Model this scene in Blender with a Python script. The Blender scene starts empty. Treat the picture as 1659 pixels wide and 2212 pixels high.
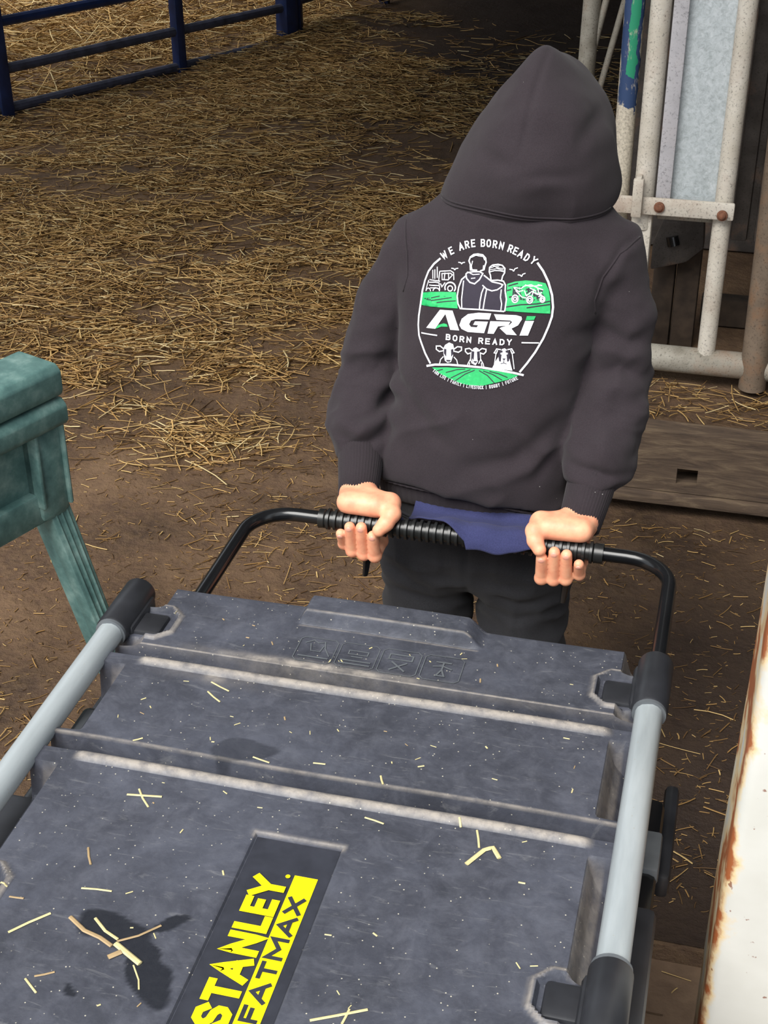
import bpy, bmesh, math, random
import numpy as np
from mathutils import Matrix, Vector
from mathutils.bvhtree import BVHTree
from mathutils.geometry import tessellate_polygon

random.seed(7)
rng = np.random.default_rng(7)
scene = bpy.context.scene
COL = scene.collection

# ------------------------------------------------------------------ camera
# world: +Y runs along the length of the tool chest, away from the photographer; Z up; metres
CAM_H, PITCH, ROLL, YAW = 1.58, math.radians(30.6), math.radians(0.3), math.radians(14.4)
fw = Vector((-math.sin(YAW) * math.cos(PITCH), math.cos(YAW) * math.cos(PITCH), -math.sin(PITCH)))
rt = Vector((math.cos(YAW), math.sin(YAW), 0))
dn = fw.cross(rt)
rt2 = rt * math.cos(ROLL) + dn * math.sin(ROLL)
dn2 = dn * math.cos(ROLL) - rt * math.sin(ROLL)
cam_d = bpy.data.cameras.new('camera')
cam_d.sensor_fit = 'VERTICAL'
cam_d.sensor_height = 36.0
cam_d.lens = 3050.0 / 2212.0 * 36.0
cam_d.clip_start = 0.02
cam = bpy.data.objects.new('camera', cam_d)
m3 = Matrix((rt2, -dn2, -fw)).transposed()
cam.matrix_world = Matrix.Translation((0, 0, CAM_H)) @ m3.to_4x4()
COL.objects.link(cam)
scene.camera = cam

# ------------------------------------------------------------------ sky, exposure
w = bpy.data.worlds.new('overcast_sky')
scene.world = w
w.use_nodes = True
bg = w.node_tree.nodes['Background']
bg.inputs[0].default_value = (0.86, 0.93, 1.0, 1)
bg.inputs[1].default_value = 0.72
sun_d = bpy.data.lights.new('veiled_sun', 'SUN')
sun_d.energy = 3.2
sun_d.angle = math.radians(42)
sun_d.color = (1.0, 0.97, 0.92)
sun = bpy.data.objects.new('veiled_sun', sun_d)
sun.rotation_euler = Vector((0.42, 1.0, -1.45)).to_track_quat('-Z', 'Y').to_euler()
COL.objects.link(sun)
scene.view_settings.view_transform = 'Standard'
scene.view_settings.look = 'None'
scene.view_settings.gamma = 1.0
scene.view_settings.use_curve_mapping = False
scene.view_settings.exposure = 0.85

# ------------------------------------------------------------------ material helpers
def srgb(r, g, b):
    def f(c):
        c /= 255.0
        return c / 12.92 if c <= 0.04045 else ((c + 0.055) / 1.055) ** 2.4
    return (f(r), f(g), f(b), 1)

class Mat:
    def __init__(s, name, rough=0.6, metal=0.0, spec=0.5):
        s.m = bpy.data.materials.new(name)
        s.m.use_nodes = True
        s.nt = s.m.node_tree
        s.b = s.nt.nodes['Principled BSDF']
        s.b.inputs['Roughness'].default_value = rough
        s.b.inputs['Metallic'].default_value = metal
        s.b.inputs['Specular IOR Level'].default_value = spec
        s.tc = s.nt.nodes.new('ShaderNodeTexCoord')
    def n(s, t, **kw):
        nd = s.nt.nodes.new(t)
        for k, v in kw.items():
            setattr(nd, k, v)
        return nd
    def link(s, a, b):
        s.nt.links.new(a, b)
    def coords(s, scale=(1, 1, 1), src='Object'):
        mp = s.n('ShaderNodeMapping')
        mp.inputs['Scale'].default_value = scale
        s.link(s.tc.outputs[src], mp.inputs[0])
        return mp.outputs[0]
    def noise(s, scale, detail=4, rough=0.55, stretch=(1, 1, 1), dist=0.0):
        nz = s.n('ShaderNodeTexNoise')
        nz.inputs['Scale'].default_value = scale
        nz.inputs['Detail'].default_value = detail
        nz.inputs['Roughness'].default_value = rough
        nz.inputs['Distortion'].default_value = dist
        s.link(s.coords(stretch), nz.inputs['Vector'])
        return nz.outputs['Fac']
    def voro(s, scale, feature='F1'):
        v = s.n('ShaderNodeTexVoronoi', feature=feature)
        v.inputs['Scale'].default_value = scale
        s.link(s.coords(), v.inputs['Vector'])
        return v.outputs['Distance']
    def ramp(s, fac, stops):
        r = s.n('ShaderNodeValToRGB')
        el = r.color_ramp.elements
        while len(el) < len(stops):
            el.new(0.5)
        for e, (p, c) in zip(el, stops):
            e.position = p
            e.color = c if len(c) == 4 else (*c, 1)
        s.link(fac, r.inputs[0])
        return r.outputs[0]
    def attr(s, name):
        a = s.n('ShaderNodeAttribute', attribute_name=name)
        return a
    def mix(s, fac, a, b, mode='MIX'):
        m = s.n('ShaderNodeMix', data_type='RGBA', blend_type=mode)
        for sock, v in ((m.inputs[0], fac), (m.inputs[6], a), (m.inputs[7], b)):
            if hasattr(v, 'is_output'):
                s.link(v, sock)
            elif isinstance(v, (int, float)):
                sock.default_value = v
            else:
                sock.default_value = v
        return m.outputs[2]
    def math(s, op, a, b=0.0, clamp=False):
        m = s.n('ShaderNodeMath', operation=op, use_clamp=clamp)
        for sock, v in ((m.inputs[0], a), (m.inputs[1], b)):
            if hasattr(v, 'is_output'):
                s.link(v, sock)
            else:
                sock.default_value = v
        return m.outputs[0]
    def base(s, c):
        if hasattr(c, 'is_output'):
            s.link(c, s.b.inputs['Base Color'])
        else:
            s.b.inputs['Base Color'].default_value = c
        return s
    def rough(s, f):
        s.link(f, s.b.inputs['Roughness'])
        return s
    def bump(s, h, strength=0.3, dist=0.002):
        b = s.n('ShaderNodeBump')
        b.inputs['Strength'].default_value = strength
        b.inputs['Distance'].default_value = dist
        s.link(h, b.inputs['Height'])
        s.link(b.outputs[0], s.b.inputs['Normal'])
        return s

def m_plain(name, col, rough=0.6, metal=0.0, var=0.25, scale=40, bump=0.0, spec=0.5):
    M = Mat(name, rough, metal, spec)
    nz = M.noise(scale, 5)
    lo = tuple(c * (1 - var) for c in col[:3]) + (1,)
    hi = tuple(min(1, c * (1 + var)) for c in col[:3]) + (1,)
    M.base(M.ramp(nz, [(0.3, lo), (0.7, hi)]))
    if bump:
        M.bump(nz, bump, 0.001)
    return M.m

MATS = {}
def build_materials():
    # moulded lid plastic, dusty and scuffed
    M = Mat('scuffed_plastic', 0.5, 0, 0.4)
    big = M.noise(7, 7, 0.66, (1, 1, 1), 0.8)
    mid = M.noise(34, 6, 0.7, (1, 1, 1), 0.5)
    fine = M.noise(160, 4, 0.6)
    scr = M.noise(26, 6, 0.7, (1, 5, 1), 1.2)
    c = M.ramp(big, [(0.25, srgb(46, 48, 55)), (0.5, srgb(61, 63, 72)), (0.75, srgb(78, 81, 92))])
    c = M.mix(M.ramp(mid, [(0.45, (0, 0, 0)), (0.75, (0.40, 0.40, 0.40))]), c, srgb(100, 102, 112))
    c = M.mix(M.ramp(mid, [(0.25, (0.35, 0.35, 0.35)), (0.42, (0, 0, 0))]), c, srgb(38, 39, 45))
    c = M.mix(M.ramp(scr, [(0.58, (0, 0, 0)), (0.74, (0.4, 0.4, 0.4))]), c, srgb(128, 128, 130))
    speck = M.ramp(M.voro(140), [(0.0, (1, 1, 1)), (0.075, (1, 1, 1)), (0.11, (0, 0, 0))])
    spm = M.ramp(M.noise(55, 2), [(0.44, (0, 0, 0)), (0.52, (1, 1, 1))])
    c = M.mix(M.math('MULTIPLY', speck, spm), c, srgb(175, 170, 155))
    dust_glint = M.attr('dust_glint').outputs['Fac']
    dn_ = M.math('MULTIPLY', dust_glint, M.ramp(M.noise(70, 5, 0.65), [(0.28, (0.25, 0.25, 0.25)), (0.6, (1, 1, 1))]))
    c = M.mix(dn_, c, srgb(158, 150, 141))
    wet = M.attr('wet').outputs['Fac']
    c = M.mix(wet, c, srgb(38, 40, 46))
    M.base(c)
    r = M.math('SUBTRACT', M.ramp(fine, [(0.3, (0.42, 0.42, 0.42)), (0.7, (0.62, 0.62, 0.62))]), M.math('MULTIPLY', wet, 0.22))
    M.rough(r)
    M.bump(M.math('ADD', fine, big), 0.25, 0.0015)
    MATS['lid'] = M.m
    MATS['black'] = m_plain('black_plastic', srgb(38, 39, 43), 0.42, 0, 0.3, 25, 0.1)
    MATS['blackgloss'] = m_plain('black_painted_steel', srgb(20, 21, 23), 0.22, 0, 0.2, 12, 0)
    MATS['rubber'] = m_plain('black_rubber_grip', srgb(30, 31, 31), 0.32, 0, 0.3, 60, 0.1)
    # aluminium rail
    M = Mat('brushed_aluminium', 0.36, 0.15)
    c = M.ramp(M.noise(30, 5, 0.6, (1, 0.15, 1)), [(0.3, srgb(142, 149, 152)), (0.7, srgb(172, 179, 182))])
    c = M.mix(M.ramp(M.voro(120), [(0.0, (0.8, 0.8, 0.8)), (0.1, (0, 0, 0))]), c, srgb(150, 140, 120))
    M.base(c)
    MATS['alu'] = M.m
    MATS['yellow'] = m_plain('yellow_print', srgb(246, 226, 10), 0.45, 0, 0.06, 30)
    MATS['labelblack'] = m_plain('label_black', srgb(47, 49, 57), 0.42, 0, 0.2, 60)
    # cloth
    def cloth(name, lo, hi, rough=0.9, sheen=0.35, fine=700):
        M = Mat(name, rough, 0, 0.15)
        a = M.noise(fine, 2)
        b = M.noise(14, 4)
        c = M.ramp(b, [(0.3, lo), (0.7, hi)])
        c = M.mix(M.ramp(a, [(0.35, (0, 0, 0)), (0.65, (0.35, 0.35, 0.35))]), c, tuple(min(1, x * 1.5) for x in hi[:3]) + (1,))
        lint = M.math('MULTIPLY', M.ramp(M.voro(60), [(0, (1, 1, 1)), (0.03, (1, 1, 1)), (0.05, (0, 0, 0))]),
                      M.ramp(M.noise(20, 1), [(0.6, (0, 0, 0)), (0.63, (1, 1, 1))]))
        c = M.mix(lint, c, srgb(150, 148, 146))
        M.base(c)
        M.b.inputs['Sheen Weight'].default_value = sheen
        M.b.inputs['Sheen Roughness'].default_value = 0.6
        M.bump(a, 0.25, 0.0006)
        return M.m
    MATS['hoodie'] = cloth('charcoal_sweatshirt', srgb(40, 34, 38), srgb(46, 40, 44), 0.92, 0.06)
    MATS['hoodrib'] = cloth('charcoal_ribbing', srgb(38, 33, 36), srgb(44, 38, 42), 0.92, 0.06)
    MATS['trouser'] = cloth('black_work_trousers', srgb(33, 33, 36), srgb(44, 44, 47), 0.85, 0.05)
    MATS['tshirt'] = cloth('navy_cotton', srgb(40, 43, 74), srgb(50, 53, 88), 0.9, 0.05)
    MATS['pwhite'] = m_plain('white_print', srgb(226, 226, 232), 0.6, 0, 0.05, 300)
    MATS['pgreen'] = m_plain('green_print', srgb(34, 172, 96), 0.6, 0, 0.12, 260)
    MATS['pdark'] = m_plain('dark_print', srgb(40, 34, 48), 0.8, 0, 0.1, 200)
    # skin
    M = Mat('skin', 0.5, 0, 0.4)
    c = M.ramp(M.noise(55, 4), [(0.3, srgb(222, 146, 116)), (0.55, srgb(234, 166, 132)), (0.75, srgb(236, 178, 142))])
    M.base(c)
    M.b.inputs['Subsurface Weight'].default_value = 0.25
    M.b.inputs['Subsurface Radius'].default_value = (0.012, 0.005, 0.003)
    M.b.inputs['Subsurface Scale'].default_value = 0.5
    M.bump(M.noise(420, 3), 0.15, 0.0006)
    MATS['skin'] = M.m
    MATS['nail'] = m_plain('fingernail', srgb(226, 160, 140), 0.4, 0, 0.05, 200)
    # galvanised, limewashed pipe
    def galv(name, a, b, spk, rust=0.0):
        M = Mat(name, 0.7, 0.1)
        c = M.ramp(M.noise(18, 5), [(0.3, a), (0.7, b)])
        f = M.ramp(M.noise(230, 3, 0.7), [(0.55, (0, 0, 0)), (0.68, (0.75, 0.75, 0.75))])
        c = M.mix(f, c, spk)
        if rust:
            c = M.mix(M.ramp(M.noise(9, 6, 0.65), [(0.52, (0, 0, 0)), (0.68, (rust,) * 3)]), c, srgb(125, 88, 58))
        M.base(c)
        M.bump(M.noise(150, 4), 0.3, 0.001)
        return M.m
    MATS['galv'] = galv('limewashed_pipe', srgb(190, 182, 168), srgb(212, 206, 195), srgb(110, 106, 100), 0.5)
    MATS['galvdirty'] = galv('dirty_galvanised_pipe', srgb(128, 122, 110), srgb(170, 166, 155), srgb(78, 72, 64), 0.6)
    MATS['rustpipe'] = galv('brown_stained_pipe', srgb(98, 84, 70), srgb(128, 112, 96), srgb(60, 48, 40), 0.8)
    MATS['flat'] = galv('galvanised_flat', srgb(176, 174, 178), srgb(196, 194, 198), srgb(118, 116, 120), 0.1)
    M = Mat('spangled_sheet', 0.6, 0.0)
    c = M.ramp(M.noise(85, 5, 0.75, (1, 1, 1), 0.8), [(0.3, srgb(160, 168, 170)), (0.5, srgb(188, 196, 199)), (0.7, srgb(208, 214, 218))])
    c = M.mix(M.ramp(M.noise(120, 4, 0.7), [(0.55, (0, 0, 0)), (0.7, (0.5, 0.5, 0.5))]), c, srgb(140, 146, 148))
    M.base(c)
    MATS['spangle'] = M.m
    MATS['rustbolt'] = m_plain('rusty_bolt', srgb(112, 72, 52), 0.85, 0, 0.4, 120, 0.4)
    MATS['darksheet'] = galv('stained_steel_sheet', srgb(62, 56, 52), srgb(92, 86, 82), srgb(40, 34, 30), 0.5)
    MATS['oldwood'] = m_plain('old_dark_wood', srgb(66, 54, 44), 0.9, 0, 0.4, 30, 0.6)
    # painted pipe: green over blue paint left on one face
    M = Mat('painted_pipe', 0.6, 0.1)
    base = M.ramp(M.noise(200, 3, 0.7), [(0.4, srgb(205, 196, 178)), (0.7, srgb(150, 142, 128))])
    sep = M.n('ShaderNodeSeparateXYZ')
    M.link(M.tc.outputs['Object'], sep.inputs[0])
    nz = M.noise(26, 4)
    zz = M.math('ADD', sep.outputs[2], M.math('MULTIPLY', nz, 0.10))
    xx = M.math('ADD', M.math('ABSOLUTE', sep.outputs[0]), M.math('MULTIPLY', nz, 0.012))
    inx = M.math('LESS_THAN', xx, 0.026)
    blue = M.math('MULTIPLY', M.math('GREATER_THAN', zz, 0.850), inx)
    grn = M.math('MULTIPLY', M.math('GREATER_THAN', zz, 0.915), M.math('LESS_THAN', M.math('ADD', M.math('ABSOLUTE', M.math('SUBTRACT', sep.outputs[0], 0.004)), M.math('MULTIPLY', nz, 0.024)), 0.0215))
    c = M.mix(blue, base, srgb(44, 66, 104))
    c = M.mix(grn, c, srgb(38, 140, 104))
    c = M.mix(M.ramp(M.noise(60, 5, 0.7, (1, 1, 0.4)), [(0.56, (0, 0, 0)), (0.66, (0.8, 0.8, 0.8))]), c, base)
    M.base(c)
    MATS['paintpipe'] = M.m
    # white painted post with rust
    M = Mat('rusty_white_paint', 0.45)
    n1 = M.noise(14, 7, 0.62)
    c = M.ramp(M.noise(7, 4), [(0.3, srgb(186, 185, 177)), (0.7, srgb(204, 204, 199))])
    edge = M.attr('edge').outputs['Fac']
    rf = M.math('ADD', M.math('MULTIPLY', edge, 0.24), n1)
    c = M.mix(M.ramp(rf, [(0.62, (0, 0, 0)), (0.72, (0.7, 0.7, 0.7))]), c, srgb(214, 182, 120))
    c = M.mix(M.ramp(rf, [(0.72, (0, 0, 0)), (0.80, (1, 1, 1))]), c, srgb(152, 88, 52))
    c = M.mix(M.ramp(M.noise(90, 3), [(0.7, (0, 0, 0)), (0.74, (0.8, 0.8, 0.8))]), c, srgb(120, 66, 44))
    M.base(c)
    M.bump(rf, 0.3, 0.002)
    MATS['rustwhite'] = M.m
    # green plastic
    M = Mat('weathered_green_plastic', 0.5, 0, 0.4)
    c = M.ramp(M.noise(22, 6, 0.65), [(0.25, srgb(58, 88, 88)), (0.5, srgb(92, 126, 122)), (0.75, srgb(138, 166, 160))])
    M.base(c)
    M.bump(M.noise(60, 5), 0.15, 0.001)
    MATS['green'] = M.m
    MATS['blue'] = m_plain('blue_painted_steel', srgb(24, 40, 80), 0.5, 0, 0.4, 14, 0.2)
    MATS['bluedirty'] = m_plain('blue_steel_caked_in_dirt', srgb(56, 58, 74), 0.7, 0, 0.5, 20, 0.4)
    # mud
    M = Mat('trodden_mud', 0.8, 0, 0.35)
    a = M.noise(3.2, 8, 0.68)
    b = M.noise(45, 6, 0.7)
    c = M.ramp(a, [(0.28, srgb(52, 39, 30)), (0.5, srgb(90, 69, 53)), (0.72, srgb(124, 99, 76))])
    c = M.mix(M.ramp(b, [(0.4, (0, 0, 0)), (0.75, (0.55, 0.55, 0.55))]), c, srgb(120, 96, 68))
    mat_ = M.ramp(M.noise(38, 7, 0.7, (1, 2.2, 1)), [(0.3, srgb(62, 46, 30)), (0.6, srgb(124, 95, 60)), (0.8, srgb(164, 131, 86))])
    c = M.mix(M.math('MULTIPLY', M.attr('bed').outputs['Fac'], 0.85), c, mat_)
    c = M.mix(M.attr('mud_dark').outputs['Fac'], c, srgb(36, 26, 22))
    M.base(c)
    M.rough(M.ramp(a, [(0.3, (0.55, 0.55, 0.55)), (0.6, (0.9, 0.9, 0.9))]))
    M.bump(M.math('ADD', a, b), 0.8, 0.012)
    MATS['mud'] = M.m
    M = Mat('dirty_concrete', 0.85)
    a = M.noise(8, 7, 0.65)
    M.base(M.ramp(a, [(0.3, srgb(92, 72, 56)), (0.6, srgb(126, 102, 80)), (0.8, srgb(146, 124, 100))]))
    M.bump(M.noise(60, 6), 0.5, 0.004)
    MATS['concrete'] = M.m
    M = Mat('dirty_sleeper_wood', 0.85)
    a = M.noise(10, 7, 0.68, (1, 5, 6), 0.6)
    c = M.ramp(a, [(0.28, srgb(58, 46, 38)), (0.5, srgb(88, 72, 58)), (0.75, srgb(124, 106, 84))])
    M.base(c)
    M.bump(a, 0.6, 0.006)
    MATS['sleeper'] = M.m
    # straw: tint per strand
    M = Mat('straw', 0.55, 0, 0.4)
    a = M.attr('tint').outputs['Color']
    M.base(a)
    MATS['straw'] = M.m
    MATS['wallgrey'] = m_plain('grey_barn_block', srgb(96, 92, 86), 0.9, 0, 0.3, 3, 0.3)
    MATS['roof'] = m_plain('fibre_cement_roof', srgb(120, 116, 110), 0.9, 0, 0.2, 2, 0.2)
    MATS['drystraw'] = m_plain('pale_dry_straw', srgb(196, 183, 134), 0.55, 0, 0.15, 90)
    MATS['brownstraw'] = m_plain('brown_dry_straw', srgb(158, 134, 98), 0.6, 0, 0.15, 90)
    MATS['greyplastic'] = m_plain('grey_plastic', srgb(86, 90, 94), 0.5, 0, 0.2, 40)
    MATS['steel'] = m_plain('zip_metal', srgb(190, 190, 190), 0.3, 0.9, 0.1, 40)
build_materials()

# ------------------------------------------------------------------ object helpers
def tag(o, label=None, cat=None, group=None, kind=None):
    if label: o['label'] = label
    if cat: o['category'] = cat
    if group: o['group'] = group
    if kind: o['kind'] = kind
    return o

def empty(name, loc, label=None, cat=None, group=None):
    o = bpy.data.objects.new(name, None)
    o.empty_display_size = 0.1
    o.location = loc
    COL.objects.link(o)
    return tag(o, label, cat, group)

def world_loc(o):
    m = Matrix.Translation(o.location)
    p = o.parent
    while p:
        m = Matrix.Translation(p.location) @ m
        p = p.parent
    return m

def adopt(o, parent):
    """parent o (whose mesh is in world coordinates) without moving it"""
    o.parent = parent
    o.matrix_parent_inverse = world_matrix(parent).inverted()

WM = {}
def world_matrix(o):
    if o.name in WM:
        return WM[o.name]
    return Matrix.LocRotScale(o.location, o.rotation_euler, o.scale) if o.parent is None else Matrix.Identity(4)

def smooth_mesh(me, ang=None):
    me.polygons.foreach_set('use_smooth', np.ones(len(me.polygons), bool))
    if ang:
        me.set_sharp_from_angle(angle=math.radians(ang))

def obj(name, me, mat, parent=None, smooth=None):
    if mat:
        for m in (mat if isinstance(mat, (list, tuple)) else [mat]):
            me.materials.append(MATS[m])
    if smooth is not None:
        smooth_mesh(me, None if smooth is True else smooth)
    o = bpy.data.objects.new(name, me)
    COL.objects.link(o)
    if parent is not None:
        adopt(o, parent)
    return o

def arrays_mesh(name, V, Fq):
    me = bpy.data.meshes.new(name)
    V = np.asarray(V, np.float32)
    Fq = np.asarray(Fq, np.int32)
    k = Fq.shape[1]
    me.vertices.add(len(V)); me.vertices.foreach_set('co', V.ravel())
    me.loops.add(Fq.size); me.loops.foreach_set('vertex_index', Fq.ravel())
    me.polygons.add(len(Fq))
    me.polygons.foreach_set('loop_start', np.arange(0, Fq.size, k, dtype=np.int32))
    me.polygons.foreach_set('loop_total', np.full(len(Fq), k, np.int32))
    me.update(calc_edges=True)
    me.validate()
    return me

class B:
    """collects shapes into one bmesh"""
    def __init__(s):
        s.bm = bmesh.new()
    def box(s, x0, x1, y0, y1, z0, z1, bev=0.0, M=None, seg=2):
        t = bmesh.new()
        bmesh.ops.create_cube(t, size=1)
        bmesh.ops.scale(t, vec=(x1 - x0, y1 - y0, z1 - z0), verts=t.verts)
        bmesh.ops.translate(t, vec=((x0 + x1) / 2, (y0 + y1) / 2, (z0 + z1) / 2), verts=t.verts)
        if bev:
            bmesh.ops.bevel(t, geom=t.edges[:], offset=bev, segments=seg, affect='EDGES', profile=0.5)
        s.add(t, M); return s
    def cyl(s, p0, p1, r0, r1=None, n=20, caps=True, bev=0):
        p0, p1 = Vector(p0), Vector(p1)
        r1 = r0 if r1 is None else r1
        d = p1 - p0
        t = bmesh.new()
        bmesh.ops.create_cone(t, cap_ends=caps, segments=n, radius1=r0, radius2=r1, depth=d.length)
        if bev:
            ed = [e for e in t.edges if e.is_boundary is False and any(len(f.verts) > 4 for f in e.link_faces)]
            bmesh.ops.bevel(t, geom=ed, offset=bev, segments=2, affect='EDGES', profile=0.5)
        q = Vector((0, 0, 1)).rotation_difference(d.normalized())
        s.add(t, Matrix.Translation((p0 + p1) / 2) @ q.to_matrix().to_4x4()); return s
    def sphere(s, c, r, sc=(1, 1, 1), u=16, v=10, R=None):
        t = bmesh.new()
        bmesh.ops.create_uvsphere(t, u_segments=u, v_segments=v, radius=r)
        M = Matrix.Translation(c)
        if R: M = M @ R
        s.add(t, M @ Matrix.Diagonal((*sc, 1))); return s
    def tube(s, pts, rad, n=12, flat=1.0, closed_caps=True):
        """sweep: rad may be a list; flat squashes the second axis"""
        pts = [Vector(p) for p in pts]
        rads = rad if isinstance(rad, (list, tuple)) else [rad] * len(pts)
        rings = []
        up = Vector((0, 0, 1))
        tprev = None
        for i, p in enumerate(pts):
            a = pts[max(i - 1, 0)]; b = pts[min(i + 1, len(pts) - 1)]
            t = (b - a).normalized()
            if tprev is None:
                ref = up if abs(t.dot(up)) < 0.9 else Vector((1, 0, 0))
                nx = t.cross(ref).normalized()
            else:
                nx = (nx - t * nx.dot(t)).normalized()
            tprev = t
            ny = t.cross(nx)
            rings.append([s.bm.verts.new(p + nx * (math.cos(2 * math.pi * k / n) * rads[i]) + ny * (math.sin(2 * math.pi * k / n) * rads[i] * flat)) for k in range(n)])
        for i in range(len(rings) - 1):
            for k in range(n):
                s.bm.faces.new((rings[i][k], rings[i][(k + 1) % n], rings[i + 1][(k + 1) % n], rings[i + 1][k]))
        if closed_caps:
            s.bm.faces.new(rings[0][::-1]); s.bm.faces.new(rings[-1])
        return s
    def prism(s, poly, axis, a, bb, bev=0):
        """extrude a 2D polygon along an axis (0,1,2)"""
        def P(u, v, w_):
            return [(w_, u, v), (u, w_, v), (u, v, w_)][axis]
        t = bmesh.new()
        lo = [t.verts.new(P(u, v, a)) for u, v in poly]
        hi = [t.verts.new(P(u, v, bb)) for u, v in poly]
        t.faces.new(lo[::-1]); t.faces.new(hi)
        for i in range(len(poly)):
            j = (i + 1) % len(poly)
            t.faces.new((lo[i], lo[j], hi[j], hi[i]))
        bmesh.ops.recalc_face_normals(t, faces=t.faces)
        if bev:
            bmesh.ops.bevel(t, geom=t.edges[:], offset=bev, segments=2, affect='EDGES', profile=0.5)
        s.add(t); return s
    def add(s, t, M=None):
        if M is not None:
            bmesh.ops.transform(t, matrix=M, verts=t.verts)
        me = bpy.data.meshes.new('t'); t.to_mesh(me); t.free()
        s.bm.from_mesh(me); bpy.data.meshes.remove(me)
    def build(s, name, mat, parent=None, smooth=35, M=None):
        if M is not None:
            bmesh.ops.transform(s.bm, matrix=M, verts=s.bm.verts)
        bmesh.ops.recalc_face_normals(s.bm, faces=s.bm.faces)
        me = bpy.data.meshes.new(name); s.bm.to_mesh(me); s.bm.free()
        return obj(name, me, mat, parent, smooth)

# value noise in numpy
_perm = rng.random((64, 64, 64)).astype(np.float32)
def vnoise3(P, f):
    q = np.asarray(P) * f
    i = np.floor(q).astype(int); t = q - i
    t = t * t * (3 - 2 * t)
    out = 0
    for dx in (0, 1):
        for dy in (0, 1):
            for dz in (0, 1):
                wgt = (t[..., 0] if dx else 1 - t[..., 0]) * (t[..., 1] if dy else 1 - t[..., 1]) * (t[..., 2] if dz else 1 - t[..., 2])
                out = out + wgt * _perm[(i[..., 0] + dx) % 64, (i[..., 1] + dy) % 64, (i[..., 2] + dz) % 64]
    return out
def vnoise2(x, y, f):
    return vnoise3(np.stack([x, y, np.full_like(x, 0.37)], -1), f)
def sstep(a, b, x):
    t = np.clip((x - a) / (b - a), 0, 1)
    return t * t * (3 - 2 * t)

# ------------------------------------------------------------------ the barn floor
def ground_h(x, y):
    h = 0.045 * (vnoise2(x, y, 1.1) - 0.5) + 0.02 * (vnoise2(x, y, 4.0) - 0.5) + 0.010 * (vnoise2(x, y, 13.0) - 0.5)
    # bedding heaped along the blue hurdle
    d = np.abs((x + 3.014) * 0.892 - (y - 5.379) * 0.452 + 0.0)
    h = h + 0.045 * np.exp(-(d / 0.55) ** 2) * sstep(5.9, 6.4, y) * (0.5 + vnoise2(x, y, 2.2))
    return h * sstep(1.49, 1.75, y)

def straw_density(x, y):
    """strands per unit, 0..1: the bedded part of the floor"""
    edge = 3.25 + 0.85 * np.clip(x + 0.93, -1.2, 0.2) + 0.35 * (vnoise2(x, y, 2.0) - 0.5)
    d = sstep(edge - 0.06, edge + 0.18, y)
    patch = sstep(0.34, 0.54, vnoise2(x + 9.1, y * 1.4, 1.7) * 0.55 + vnoise2(x, y * 1.5, 5.0) * 0.45)
    d = d * (0.12 + 0.88 * patch)
    d = d * (1 - 0.75 * sstep(-1.6, -0.9, x) * sstep(4.2, 5.6, y))       # trampled bare towards the crush
    d = d * (1 - 0.85 * sstep(6.4, 7.2, y) * sstep(-2.3, -1.6, x))
    clump = np.exp(-(((x + 1.18) / 0.16) ** 2 + ((y - 2.83) / 0.12) ** 2))
    return np.clip(d + 0.75 * clump, 0, 1)

def make_floor():
    xs = np.arange(-4.6, 1.6, 0.025); ys = np.arange(1.5, 10.0, 0.025)
    X, Y = np.meshgrid(xs, ys)
    Zs = ground_h(X, Y)
    V = np.stack([X, Y, Zs], -1).reshape(-1, 3)
    nx, ny = len(xs), len(ys)
    idx = np.arange(nx * ny).reshape(ny, nx)
    Fq = np.stack([idx[:-1, :-1], idx[:-1, 1:], idx[1:, 1:], idx[1:, :-1]], -1).reshape(-1, 4)
    me = arrays_mesh('floor', V, Fq)
    at = me.attributes.new('mud_dark', 'FLOAT', 'POINT')  # mud colour darker at far centre, in patches and front right
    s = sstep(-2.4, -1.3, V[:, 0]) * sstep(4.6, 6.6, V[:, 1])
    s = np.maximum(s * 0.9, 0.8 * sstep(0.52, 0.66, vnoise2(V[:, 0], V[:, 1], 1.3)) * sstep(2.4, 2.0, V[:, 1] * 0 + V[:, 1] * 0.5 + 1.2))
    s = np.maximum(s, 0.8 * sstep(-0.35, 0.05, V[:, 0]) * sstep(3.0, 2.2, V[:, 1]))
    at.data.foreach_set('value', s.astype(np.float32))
    me.attributes.new('bed', 'FLOAT', 'POINT').data.foreach_set('value', straw_density(V[:, 0], V[:, 1]).astype(np.float32))
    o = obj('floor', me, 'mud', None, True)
    tag(o, kind='structure')
    # rest of the floor out to the walls, and the riser at the doorway
    b = B()
    b.box(-7.5, -4.6, 1.5, 13.0, -0.2, -0.004); b.box(1.6, 3.2, 1.5, 13.0, -0.2, -0.004); b.box(-4.6, 1.6, 10.0, 13.0, -0.2, -0.004)
    b.box(-7.5, 3.2, 1.494, 1.56, -0.2, -0.003)
    tag(b.build('floor_surround', 'mud', None, None), kind='structure')
    b = B(); b.box(-9, 6, -9, 1.494, -0.2, -0.034)
    tag(b.build('floor_threshold', 'concrete', None, None), kind='structure')
make_floor()

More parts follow.
